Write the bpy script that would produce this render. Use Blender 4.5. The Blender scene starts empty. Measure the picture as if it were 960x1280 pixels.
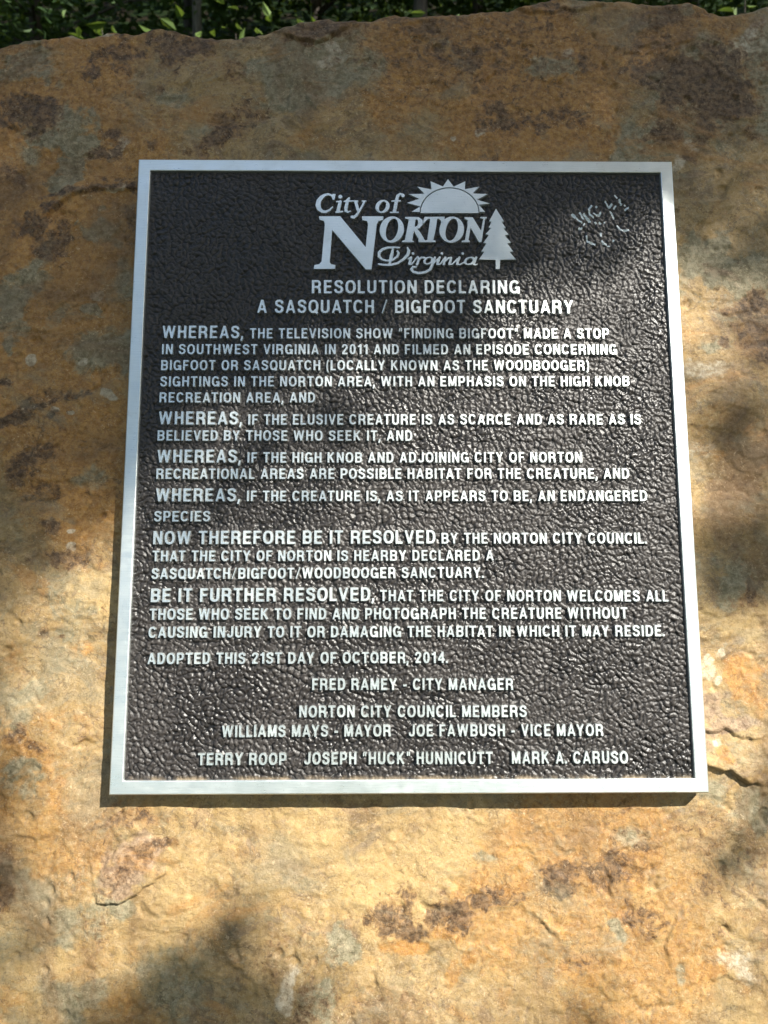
import bpy, math, random
import numpy as np
from mathutils import Matrix, Vector, noise as mnoise
from mathutils.geometry import tessellate_polygon

scene = bpy.context.scene
col = scene.collection
rng = np.random.default_rng(7)
random.seed(7)

# ---------------------------------------------------------------- camera
# The slab's face leans back 20 degrees.  FACE takes points measured on that
# face (x right, y up the face, z out of it, origin at the plaque's middle) to the world.
LEAN = math.radians(20)
FACE = Matrix.Translation((0, 0, 1.35)) @ Matrix.Rotation(math.radians(90) - LEAN, 4, 'X')
CAM_AXES=[[0.999949, 0.000347, -0.010065], [-0.001767, 0.989946, -0.141434], [0.009915, 0.141444, 0.989897]]
CAM_POS=[-0.03007, -0.1528, 0.71121]

cam = bpy.data.cameras.new('camera')
cam_obj = bpy.data.objects.new('camera', cam); col.objects.link(cam_obj)
m = Matrix(CAM_AXES).to_4x4(); m.translation = Vector(CAM_POS)
cam_obj.matrix_world = FACE @ m
cam.sensor_fit = 'VERTICAL'; cam.sensor_height = 34.6; cam.lens = 34.6 * 961 / 1280
cam.clip_start = 0.02; cam.clip_end = 500
cam.dof.use_dof = True; cam.dof.focus_distance = 0.73; cam.dof.aperture_fstop = 11
scene.camera = cam_obj

# ---------------------------------------------------------------- light
SUN_FACE = Vector((0.0149, 0.0160, 0.0190)).normalized()       # towards the sun, on the face's axes
SUN = (FACE.to_3x3() @ SUN_FACE).normalized()
elev = math.asin(SUN.z); azim = math.atan2(SUN.x, SUN.y)
world = bpy.data.worlds.new('World'); scene.world = world; world.use_nodes = True
wn = world.node_tree; bg = wn.nodes['Background']
sky = wn.nodes.new('ShaderNodeTexSky'); sky.sky_type = 'NISHITA'; sky.sun_disc = False
sky.sun_elevation = elev; sky.sun_rotation = azim
sky.air_density = 1.0; sky.dust_density = 1.5; sky.ozone_density = 1.0
sky_tint = wn.nodes.new('ShaderNodeMix'); sky_tint.data_type = 'RGBA'; sky_tint.blend_type = 'MULTIPLY'      # warm tint added over the sky as a white balance, takes the blue down
sky_tint.inputs[0].default_value = 1; sky_tint.inputs[7].default_value = (1.06, 1.04, .92, 1)
wn.links.new(sky.outputs[0], sky_tint.inputs[6]); wn.links.new(sky_tint.outputs[2], bg.inputs[0]); bg.inputs[1].default_value = 0.125
sl = bpy.data.lights.new('sun', 'SUN'); sl.energy = 5.0; sl.angle = math.radians(0.53); sl.color = (1, .96, .87)
so = bpy.data.objects.new('sun', sl); col.objects.link(so)
so.rotation_euler = SUN.to_track_quat('Z', 'Y').to_euler(); so.location = SUN * 30
scene.view_settings.view_transform = 'Standard'; scene.view_settings.look = 'None'
scene.view_settings.exposure = 1.06; scene.view_settings.gamma = 1
scene.cycles.max_bounces = 6; scene.cycles.use_denoising = True

SEGMENTS=[('RESOLUTION DECLARING',-92.92,163.78,110.27,164.15,13.91),('A SASQUATCH / BIGFOOT SANCTUARY',-145.73,143.57,161.97,143.97,13.8),('WHEREAS,',-236.3,117.9,-158.26,117.98,12.9),('THE TELEVISION SHOW “FINDING BIGFOOT" MADE A STOP',-152.1,117.91,195.61,118.61,10.43),('IN SOUTHWEST VIRGINIA IN 2011 AND FILMED AN EPISODE CONCERNING',-236.06,101.87,202.66,102.49,10.36),('BIGFOOT OR SASQUATCH (LOCALLY KNOWN AS THE WOODBOOGER)',-236.2,85.93,175.14,86.42,10.3),('SIGHTINGS IN THE NORTON AREA, WITH AN EMPHASIS ON THE HIGH KNOB',-236.33,69.78,213.18,70.7,10.31),('RECREATION AREA, AND',-236.47,54.04,-88.38,54.21,10.23),('WHEREAS,',-236.38,32.63,-157.34,32.54,13.03),('IF THE ELUSIVE CREATURE IS AS SCARCE AND AS RARE AS IS',-151.66,32.39,222.73,33.09,10.41),('BELIEVED BY THOSE WHO SEEK IT, AND',-236.89,16.96,4.19,16.95,10.24),('WHEREAS,',-236.42,-4.22,-157.57,-4.27,12.69),('IF THE HIGH KNOB AND ADJOINING CITY OF NORTON',-151.56,-4.27,164.88,-3.86,10.25),('RECREATIONAL AREAS ARE POSSIBLE HABITAT FOR THE CREATURE, AND',-236.54,-19.89,208.78,-19.47,10.19),('WHEREAS,',-236.21,-41.3,-157.41,-41.16,12.66),('IF THE CREATURE IS, AS IT APPEARS TO BE, AN ENDANGERED',-151.22,-41.01,224.74,-40.86,10.19),('SPECIES',-236.94,-60.12,-184.82,-60.0,10.08),('NOW THEREFORE BE IT RESOLVED',-237.04,-81.42,25.08,-80.87,12.71),('BY THE NORTON CITY COUNCIL.',30.66,-80.95,222.49,-81.02,10.35),('THAT THE CITY OF NORTON IS HEARBY DECLARED A',-237.13,-97.21,79.11,-96.79,10.1),('SASQUATCH/BIGFOOT/WOODBOOGER SANCTUARY.',-237.2,-113.57,69.5,-112.69,10.18),('BE IT FURTHER RESOLVED,',-237.06,-134.64,-31.81,-133.78,12.58),('THAT THE CITY OF NORTON WELCOMES ALL',-26.66,-134.01,239.64,-134.7,10.34),('THOSE WHO SEEK TO FIND AND PHOTOGRAPH THE CREATURE WITHOUT',-237.5,-150.75,201.29,-150.28,10.33),('CAUSING INJURY TO IT OR DAMAGING THE HABITAT IN WHICH IT MAY RESIDE.',-237.7,-166.98,234.38,-166.46,10.26),('ADOPTED THIS 21ST DAY OF OCTOBER, 2014.',-237.8,-190.59,35.14,-190.15,10.3),('FRED RAMEY - CITY MANAGER',-88.2,-213.88,94.16,-214.21,10.42),('NORTON CITY COUNCIL MEMBERS',-99.57,-237.9,105.83,-238.23,10.46),('WILLIAMS MAYS - MAYOR',-168.58,-254.98,-17.1,-254.77,10.38),('JOE FAWBUSH - VICE MAYOR',-1.09,-254.82,174.37,-254.96,10.62),('TERRY ROOP',-189.37,-279.08,-110.61,-279.16,10.54),('JOSEPH “HUCK" HUNNICUTT',-94.58,-278.87,74.23,-278.98,10.7),('MARK A. CARUSO',91.21,-278.83,195.63,-278.92,10.8)]
LOGO=[('raised_letter','C',[('+','s',[[-72.28,264.12,0.92],[-74.54,266.39,1.05],[-77.59,267.51,1.18],[-81.15,266.64,1.45],[-84.43,264.08,1.98],[-86.91,260.38,2.37],[-87.66,256.13,2.5],[-86.56,252.04,2.24],[-83.63,249.36,1.58],[-79.94,248.81,1.32],[-76.39,250.52,1.05],[-73.26,253.92,0.79]]),('+','p',[[-73.36,267.95],[-70.19,267.97],[-71.46,261.29],[-73.05,261.29],[-74.4,264.68]])]),('raised_letter','i',[('+','s',[[-65.67,265.0,1.98],[-65.54,264.86,1.98]]),('+','s',[[-65.64,259.61,1.58],[-66.93,254.23,1.71],[-67.82,249.99,1.71]]),('+','s',[[-69.07,259.6,0.79],[-65.25,259.9,0.92]]),('+','s',[[-69.79,248.57,0.79],[-67.81,248.58,0.92],[-63.46,249.16,0.92]])]),('raised_letter','t',[('+','s',[[-56.94,263.9,0.66],[-58.64,259.22,1.58],[-60.06,253.55,1.71],[-60.04,250.02,1.58],[-57.92,248.48,0.92],[-55.56,249.61,0.66]]),('+','s',[[-61.68,259.91,0.79],[-53.75,260.37,0.79]]),('+','p',[[-56.02,264.19],[-58.0,263.9],[-61.28,260.2],[-56.66,259.93]])]),('raised_letter','y',[('+','s',[[-50.31,259.68,1.58],[-48.98,254.3,1.58],[-48.17,250.77,1.32]]),('+','s',[[-41.86,259.71,1.05],[-43.96,255.03,1.05],[-47.11,249.36,1.18],[-49.74,245.12,1.32],[-52.37,243.0,1.58],[-53.95,243.56,1.58]]),('+','s',[[-52.96,260.37,0.79],[-48.47,260.39,0.79]]),('+','s',[[-43.97,260.41,0.66],[-40.27,260.42,0.66]])]),('raised_letter','o',[('+','p',[[-16.62,254.71],[-16.83,253.6],[-17.22,252.52],[-17.76,251.5],[-18.46,250.55],[-19.28,249.7],[-20.21,248.98],[-21.23,248.4],[-22.31,247.97],[-23.43,247.71],[-24.56,247.62],[-25.66,247.7],[-26.72,247.95],[-27.7,248.37],[-28.59,248.95],[-29.36,249.66],[-29.99,250.5],[-30.47,251.45],[-30.78,252.47],[-30.92,253.55],[-30.89,254.66],[-30.67,255.76],[-30.29,256.84],[-29.75,257.87],[-29.06,258.82],[-28.23,259.67],[-27.3,260.4],[-26.28,260.98],[-25.2,261.41],[-24.08,261.68],[-22.95,261.77],[-21.84,261.69],[-20.78,261.43],[-19.79,261.01],[-18.9,260.43],[-18.13,259.71],[-17.5,258.87],[-17.03,257.92],[-16.72,256.9],[-16.58,255.82]]),('-','p',[[-20.58,254.7],[-20.85,253.88],[-21.19,253.08],[-21.6,252.32],[-22.06,251.61],[-22.55,250.99],[-23.08,250.45],[-23.63,250.02],[-24.17,249.71],[-24.71,249.51],[-25.23,249.45],[-25.7,249.51],[-26.13,249.7],[-26.5,250.01],[-26.81,250.44],[-27.03,250.97],[-27.18,251.59],[-27.25,252.29],[-27.22,253.05],[-27.11,253.85],[-26.92,254.67],[-26.65,255.49],[-26.31,256.29],[-25.91,257.05],[-25.45,257.76],[-24.95,258.38],[-24.42,258.92],[-23.88,259.35],[-23.33,259.67],[-22.79,259.86],[-22.28,259.93],[-21.8,259.87],[-21.37,259.68],[-21.0,259.36],[-20.69,258.93],[-20.47,258.4],[-20.32,257.78],[-20.26,257.07],[-20.28,256.31],[-20.39,255.52]])]),('raised_letter','f',[('+','s',[[-3.47,266.11,1.71],[-3.34,266.39,1.71]]),('+','s',[[-3.47,267.25,1.18],[-6.11,268.23,1.05],[-8.64,266.09,1.58],[-9.99,260.83,1.71],[-11.07,254.45,1.71],[-12.01,249.92,1.71]]),('+','s',[[-14.35,260.39,0.79],[-6.15,260.7,0.79]]),('+','s',[[-15.98,248.49,0.79],[-8.32,248.52,0.79]])]),('raised_letter','N',[('+','p',[[-86.61,244.14],[-65.54,244.22],[-40.46,211.96],[-38.13,236.02],[-39.19,239.11],[-43.66,239.94],[-44.2,244.3],[-22.71,244.38],[-23.38,240.29],[-27.6,239.15],[-29.44,235.77],[-34.68,188.55],[-40.29,188.53],[-73.33,229.58],[-75.56,196.58],[-74.36,194.09],[-69.92,193.14],[-70.28,189.0],[-91.26,188.93],[-90.65,193.08],[-85.84,194.06],[-83.65,196.83],[-80.74,236.14],[-81.96,239.23],[-86.04,240.34]])]),('raised_letter','O',[('+','p',[[-2.48,230.39],[-2.72,228.22],[-3.25,226.1],[-4.07,224.09],[-5.14,222.24],[-6.44,220.58],[-7.94,219.17],[-9.6,218.03],[-11.39,217.19],[-13.25,216.68],[-15.15,216.5],[-17.03,216.67],[-18.85,217.17],[-20.57,217.99],[-22.14,219.12],[-23.52,220.52],[-24.69,222.17],[-25.61,224.02],[-26.26,226.02],[-26.62,228.14],[-26.68,230.31],[-26.45,232.48],[-25.92,234.6],[-25.12,236.62],[-24.05,238.49],[-22.75,240.15],[-21.25,241.58],[-19.58,242.73],[-17.79,243.57],[-15.92,244.09],[-14.02,244.27],[-12.12,244.11],[-10.29,243.6],[-8.57,242.77],[-6.99,241.63],[-5.61,240.22],[-4.44,238.56],[-3.53,236.7],[-2.89,234.69],[-2.53,232.57]]),('-','p',[[-8.66,230.37],[-9.04,228.57],[-9.56,226.82],[-10.2,225.15],[-10.94,223.61],[-11.76,222.24],[-12.65,221.07],[-13.59,220.13],[-14.54,219.44],[-15.5,219.01],[-16.43,218.87],[-17.3,219.01],[-18.11,219.42],[-18.83,220.11],[-19.44,221.05],[-19.93,222.21],[-20.29,223.58],[-20.5,225.11],[-20.56,226.78],[-20.47,228.53],[-20.24,230.33],[-19.86,232.13],[-19.35,233.89],[-18.71,235.56],[-17.97,237.1],[-17.15,238.48],[-16.25,239.66],[-15.32,240.61],[-14.36,241.31],[-13.4,241.74],[-12.47,241.88],[-11.58,241.74],[-10.77,241.32],[-10.05,240.63],[-9.44,239.69],[-8.95,238.51],[-8.6,237.14],[-8.39,235.6],[-8.33,233.93],[-8.42,232.17]])]),('raised_letter','R',[('+','p',[[-1.48,243.75],[9.34,243.79],[7.38,229.17],[5.47,219.08],[7.3,218.25],[6.9,217.0],[-5.05,216.95],[-4.51,218.63],[-1.88,219.62],[0.01,229.14],[2.2,241.09],[-1.49,241.78]]),('+','s',[[6.03,242.51,1.18],[11.31,242.25,1.45],[13.66,239.58,2.24],[13.63,236.21,2.24],[11.63,233.11,1.71],[6.61,231.41,1.05]]),('+','s',[[8.19,231.27,1.71],[11.05,226.66,2.5],[14.42,220.79,2.5],[15.98,218.84,1.71]]),('+','p',[[11.13,220.08],[17.7,220.1],[18.6,218.01],[18.33,217.03],[11.76,217.01]])]),('raised_letter','T',[('+','p',[[17.65,243.83],[37.86,244.18],[37.0,238.83],[34.07,236.85],[33.85,240.22],[31.49,241.76],[30.43,241.62],[28.45,229.24],[26.24,219.71],[28.59,218.74],[28.18,217.07],[16.75,217.03],[17.16,218.71],[20.19,219.69],[21.6,229.22],[23.31,241.59],[21.46,241.59],[19.33,239.89],[17.19,236.5],[15.88,237.62]])]),('raised_letter','O',[('+','p',[[56.78,230.46],[56.52,228.29],[55.95,226.17],[55.11,224.16],[54.01,222.3],[52.67,220.64],[51.14,219.23],[49.44,218.09],[47.62,217.25],[45.73,216.74],[43.81,216.56],[41.91,216.73],[40.07,217.23],[38.34,218.05],[36.76,219.18],[35.37,220.58],[34.21,222.23],[33.3,224.08],[32.66,226.09],[32.32,228.21],[32.28,230.38],[32.54,232.55],[33.09,234.68],[33.93,236.7],[35.03,238.56],[36.36,240.23],[37.9,241.66],[39.6,242.81],[41.42,243.65],[43.32,244.17],[45.25,244.35],[47.16,244.19],[49.01,243.68],[50.75,242.85],[52.33,241.71],[53.72,240.3],[54.88,238.64],[55.79,236.78],[56.42,234.76],[56.75,232.64]]),('-','p',[[50.33,230.44],[49.92,228.64],[49.39,226.88],[48.73,225.22],[47.98,223.68],[47.13,222.31],[46.23,221.13],[45.28,220.19],[44.32,219.5],[43.36,219.08],[42.42,218.93],[41.55,219.07],[40.74,219.49],[40.03,220.17],[39.42,221.11],[38.95,222.28],[38.61,223.65],[38.41,225.18],[38.37,226.85],[38.48,228.6],[38.73,230.4],[39.13,232.2],[39.66,233.96],[40.32,235.63],[41.07,237.18],[41.92,238.56],[42.82,239.74],[43.77,240.69],[44.74,241.39],[45.71,241.81],[46.64,241.96],[47.53,241.82],[48.33,241.4],[49.05,240.71],[49.65,239.77],[50.13,238.59],[50.47,237.22],[50.66,235.67],[50.7,234.0],[50.59,232.24]])]),('raised_letter','N',[('+','p',[[57.4,243.69],[65.59,243.72],[73.51,229.4],[75.86,241.79],[72.71,242.48],[73.0,244.03],[79.61,244.06],[79.31,242.36],[77.98,241.8],[73.79,217.22],[71.16,217.21],[63.28,232.45],[60.95,219.55],[62.51,218.58],[61.96,217.18],[53.8,217.15],[54.22,218.69],[57.53,219.82],[60.16,234.97],[60.25,240.32],[57.24,242.0]])]),('raised_word','Virginia',[('+','s',[[-27.63,194.24,0.92],[-22.41,193.42,1.05],[-15.88,193.44,1.18],[-9.34,195.12,1.18],[-3.43,199.16,1.32],[0.91,204.03,1.58],[1.99,208.2,1.45],[0.7,211.54,0.79]]),('+','s',[[-7.17,211.51,0.79],[-11.89,211.77,0.92],[-18.44,211.47,1.18],[-23.69,209.79,1.32],[-27.1,206.44,1.45],[-27.36,202.27,1.32],[-24.36,199.09,1.05],[-19.79,197.72,0.92],[-13.9,198.71,1.05],[-9.57,201.91,1.18],[-7.98,205.67,1.18],[-9.28,207.89,0.92]]),('+','s',[[-13.46,211.21,0.79],[-14.27,206.76,1.45],[-15.19,202.59,1.71],[-16.13,197.73,1.45],[-17.18,194.27,0.92]]),('+','s',[[6.03,205.43,1.32],[6.16,205.3,1.32]]),('+','s',[[1.41,199.87,0.79],[4.3,201.26,1.18],[3.23,197.38,1.45],[2.42,194.61,1.32],[4.78,194.34,0.79],[7.94,198.5,0.66]]),('+','s',[[7.95,199.06,0.66],[10.85,201.84,1.05],[11.88,199.9,1.18],[10.0,194.08,1.32]]),('+','s',[[11.34,197.96,0.66],[14.25,201.29,0.92],[17.39,201.03,1.05]]),('+','p',[[26.13,198.0],[25.88,197.35],[25.51,196.72],[25.03,196.11],[24.46,195.55],[23.81,195.06],[23.09,194.63],[22.33,194.29],[21.53,194.04],[20.73,193.88],[19.94,193.83],[19.18,193.88],[18.46,194.03],[17.81,194.28],[17.25,194.61],[16.78,195.04],[16.42,195.53],[16.17,196.09],[16.05,196.69],[16.05,197.32],[16.18,197.97],[16.43,198.62],[16.8,199.26],[17.28,199.86],[17.85,200.42],[18.5,200.92],[19.22,201.35],[19.98,201.69],[20.78,201.94],[21.58,202.1],[22.38,202.15],[23.14,202.1],[23.86,201.95],[24.5,201.71],[25.07,201.37],[25.54,200.94],[25.9,200.45],[26.14,199.89],[26.27,199.29],[26.26,198.65]]),('-','p',[[23.64,198.0],[23.44,197.56],[23.19,197.14],[22.88,196.73],[22.54,196.36],[22.15,196.03],[21.75,195.75],[21.33,195.52],[20.9,195.35],[20.48,195.25],[20.08,195.21],[19.71,195.25],[19.37,195.35],[19.07,195.51],[18.83,195.74],[18.64,196.02],[18.51,196.35],[18.45,196.72],[18.46,197.12],[18.53,197.55],[18.67,197.98],[18.87,198.41],[19.12,198.84],[19.43,199.24],[19.78,199.61],[20.16,199.95],[20.56,200.23],[20.99,200.46],[21.41,200.63],[21.83,200.73],[22.23,200.76],[22.61,200.73],[22.95,200.63],[23.24,200.47],[23.49,200.24],[23.68,199.96],[23.8,199.63],[23.86,199.25],[23.85,198.85],[23.78,198.43]]),('+','s',[[27.61,201.34,1.05],[25.18,194.4,1.45],[22.76,188.86,1.32],[18.3,186.09,1.18],[11.5,184.96,1.32],[6.29,186.33,1.32],[4.22,189.08,1.18],[6.06,191.57,1.05],[9.2,191.31,0.79]]),('+','s',[[25.18,194.4,0.79],[30.6,199.96,0.66]]),('+','s',[[34.47,205.53,1.32],[34.6,205.39,1.32]]),('+','s',[[32.32,201.35,1.18],[30.71,197.46,1.32],[29.89,194.41,1.18],[32.5,194.14,0.79],[36.5,199.98,0.79]]),('+','s',[[37.83,201.37,1.18],[36.17,194.43,1.32]]),('+','s',[[37.11,196.93,0.79],[40.7,200.68,0.92],[43.59,201.11,1.05],[42.75,197.5,1.32],[41.66,194.45,1.18],[44.54,194.18,0.79],[49.6,200.02,0.79]]),('+','s',[[54.93,205.59,1.32],[55.06,205.45,1.32]]),('+','s',[[51.72,201.41,1.18],[50.08,197.52,1.32],[49.25,194.47,1.18],[51.86,193.93,0.79],[56.35,196.43,0.66]]),('+','p',[[67.64,197.86],[67.36,197.16],[66.95,196.48],[66.41,195.84],[65.76,195.24],[65.01,194.71],[64.19,194.26],[63.3,193.89],[62.39,193.62],[61.46,193.46],[60.54,193.4],[59.66,193.45],[58.83,193.61],[58.07,193.87],[57.41,194.24],[56.86,194.69],[56.43,195.21],[56.14,195.81],[55.99,196.45],[55.98,197.12],[56.11,197.82],[56.39,198.51],[56.81,199.19],[57.35,199.84],[58.0,200.43],[58.75,200.97],[59.57,201.42],[60.45,201.79],[61.37,202.06],[62.3,202.22],[63.22,202.28],[64.1,202.23],[64.93,202.07],[65.69,201.81],[66.35,201.44],[66.9,200.99],[67.33,200.46],[67.62,199.87],[67.78,199.23],[67.78,198.55]]),('-','p',[[64.5,197.85],[64.29,197.41],[64.02,196.99],[63.69,196.58],[63.3,196.21],[62.88,195.88],[62.42,195.6],[61.95,195.37],[61.46,195.2],[60.98,195.1],[60.52,195.06],[60.08,195.09],[59.68,195.19],[59.33,195.36],[59.04,195.59],[58.8,195.87],[58.64,196.2],[58.55,196.57],[58.54,196.97],[58.6,197.39],[58.73,197.83],[58.94,198.26],[59.21,198.69],[59.55,199.09],[59.93,199.46],[60.35,199.79],[60.81,200.08],[61.29,200.31],[61.77,200.48],[62.25,200.58],[62.71,200.61],[63.15,200.58],[63.55,200.48],[63.9,200.32],[64.2,200.09],[64.43,199.81],[64.59,199.48],[64.68,199.11],[64.7,198.7],[64.64,198.28]]),('+','s',[[68.24,201.47,1.18],[66.59,197.57,1.32],[65.49,194.52,1.18],[67.3,193.7,0.79],[69.15,194.53,0.53]])]),('sun_disc','',[('+','p',[[71.49,247.98],[71.46,249.74],[71.3,251.49],[71.01,253.22],[70.6,254.93],[70.06,256.61],[69.39,258.25],[68.61,259.85],[67.71,261.39],[66.7,262.88],[65.58,264.3],[64.36,265.64],[63.03,266.91],[61.62,268.09],[60.12,269.18],[58.54,270.17],[56.89,271.07],[55.18,271.86],[53.41,272.54],[51.59,273.12],[49.73,273.58],[47.84,273.92],[45.92,274.15],[44.0,274.26],[42.06,274.25],[40.13,274.13],[38.21,273.88],[36.31,273.52],[34.44,273.05],[32.6,272.46],[30.81,271.76],[29.08,270.95],[27.4,270.04],[25.8,269.04],[24.27,267.93],[22.83,266.74],[21.47,265.47],[20.21,264.11],[19.05,262.69],[18.0,261.19],[17.06,259.64],[16.23,258.04],[15.53,256.4],[14.94,254.71],[14.48,253.0],[14.15,251.27],[13.94,249.52],[13.86,247.76]])]),('sun_rays','',[('+','p',[[13.34,248.75],[4.76,249.14],[13.39,254.83],[0.19,258.46],[12.4,263.05],[1.84,267.98],[17.88,268.47],[10.51,276.13],[25.09,273.06],[23.99,281.9],[36.41,276.24],[41.57,284.27],[47.17,276.15],[58.84,282.05],[58.29,273.48],[73.1,276.4],[66.18,268.95],[81.57,268.3],[70.17,262.29],[83.35,258.08],[71.92,256.76],[78.13,249.42],[72.3,248.97],[42.67,248.3]]),('-','p',[[72.36,244.88],[72.42,247.99],[72.38,249.81],[72.22,251.62],[71.92,253.42],[71.5,255.2],[70.94,256.94],[70.26,258.64],[69.45,260.3],[68.52,261.9],[67.48,263.44],[66.32,264.91],[65.06,266.31],[63.69,267.62],[62.23,268.85],[60.69,269.98],[59.06,271.01],[57.35,271.94],[55.59,272.77],[53.76,273.48],[51.88,274.07],[49.96,274.55],[48.01,274.91],[46.03,275.15],[44.04,275.26],[42.04,275.25],[40.05,275.12],[38.07,274.87],[36.1,274.49],[34.17,274.0],[32.28,273.39],[30.43,272.66],[28.64,271.83],[26.91,270.88],[25.26,269.84],[23.68,268.69],[22.19,267.45],[20.79,266.13],[19.49,264.73],[18.3,263.25],[17.21,261.7],[16.24,260.09],[15.39,258.43],[14.66,256.72],[14.05,254.97],[13.58,253.19],[13.23,251.39],[13.02,249.58],[12.93,247.76],[12.91,244.65]])]),('pine_emblem','',[('+','p',[[88.8,253.0],[96.56,239.33],[94.17,238.9],[98.1,232.3],[95.72,232.01],[100.84,225.57],[96.86,224.58],[103.0,216.9],[99.29,216.05],[104.99,207.56],[101.31,207.41],[107.41,199.37],[91.66,198.9],[91.32,189.9],[90.51,189.2],[87.63,189.19],[87.0,189.88],[87.2,198.89],[70.68,199.25],[76.22,207.33],[73.07,207.46],[78.24,215.98],[75.36,216.67],[81.06,224.94],[77.51,225.49],[83.32,232.24],[80.95,232.38],[83.99,238.86],[81.49,239.27]])])]
SCRATCH=[(1.38,[[165.26,248.05],[167.65,245.4]]),(0.59,[[168.63,244.88],[174.41,239.59]]),(0.89,[[172.82,250.21],[176.07,243.84]]),(0.99,[[176.75,248.63],[178.82,245.45]]),(1.48,[[179.56,243.85],[182.23,241.0]]),(0.89,[[184.9,257.72],[181.95,253.97],[182.54,248.65],[186.1,245.47]]),(1.18,[[189.55,256.67],[189.75,256.57]]),(0.89,[[186.77,249.73],[189.19,247.82],[192.48,247.62],[193.29,250.29]]),(0.89,[[198.78,262.05],[201.05,256.72]]),(1.18,[[202.51,255.65],[204.65,258.87]]),(0.79,[[209.1,257.82],[206.96,254.6]]),(0.79,[[203.34,251.92],[204.7,248.73],[206.51,244.49]]),(0.89,[[208.58,268.52],[210.49,266.38]]),(1.09,[[213.09,264.25],[214.35,258.91]]),(0.79,[[217.93,258.38],[218.31,257.96]]),(0.99,[[218.41,253.58],[221.51,255.73]]),(1.38,[[171.68,233.22],[173.69,233.76]]),(0.79,[[176.32,237.48],[177.06,238.54]]),(0.89,[[187.36,239.64],[188.34,239.11]]),(1.18,[[192.34,239.66],[192.82,239.13]]),(0.69,[[196.83,239.67],[196.92,239.57]]),(0.89,[[209.65,236.54],[211.98,233.05]]),(0.89,[[212.94,232.31],[217.87,231.27],[220.9,232.02]]),(0.59,[[178.33,225.32],[179.16,221.11]]),(0.89,[[179.59,219.53],[182.51,217.96],[186.44,216.92]]),(0.79,[[192.68,228.54],[192.74,225.37]]),(0.89,[[193.52,220.1],[194.89,217.48],[197.83,216.44]]),(0.79,[[205.08,221.2],[205.04,220.14]]),(0.49,[[199.25,214.86],[200.74,214.87]])]
PROFILE=[[-0.4725,0.439],[-0.4233,0.4486],[-0.3987,0.4543],[-0.3738,0.4554],[-0.3508,0.463],[-0.3406,0.4593],[-0.3198,0.4622],[-0.3075,0.4661],[-0.2865,0.4643],[-0.2699,0.4682],[-0.2573,0.4692],[-0.2404,0.4656],[-0.215,0.4592],[-0.1983,0.4593],[-0.1899,0.4612],[-0.1581,0.4624],[-0.1354,0.4644],[-0.1212,0.4701],[-0.1061,0.4749],[-0.0893,0.4778],[-0.064,0.4789],[-0.0471,0.4819],[-0.0259,0.4839],[-0.0048,0.4859],[0.0206,0.4852],[0.0461,0.4872],[0.0716,0.4902],[0.0928,0.4923],[0.1099,0.4933],[0.1185,0.4972],[0.1314,0.503],[0.1657,0.5089],[0.2169,0.5074],[0.2681,0.5058],[0.3039,0.5042],[0.3191,0.5005],[0.3298,0.4939],[0.3399,0.4902],[0.3571,0.4922],[0.3745,0.4961],[0.3875,0.4991],[0.4221,0.5031]]
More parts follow.
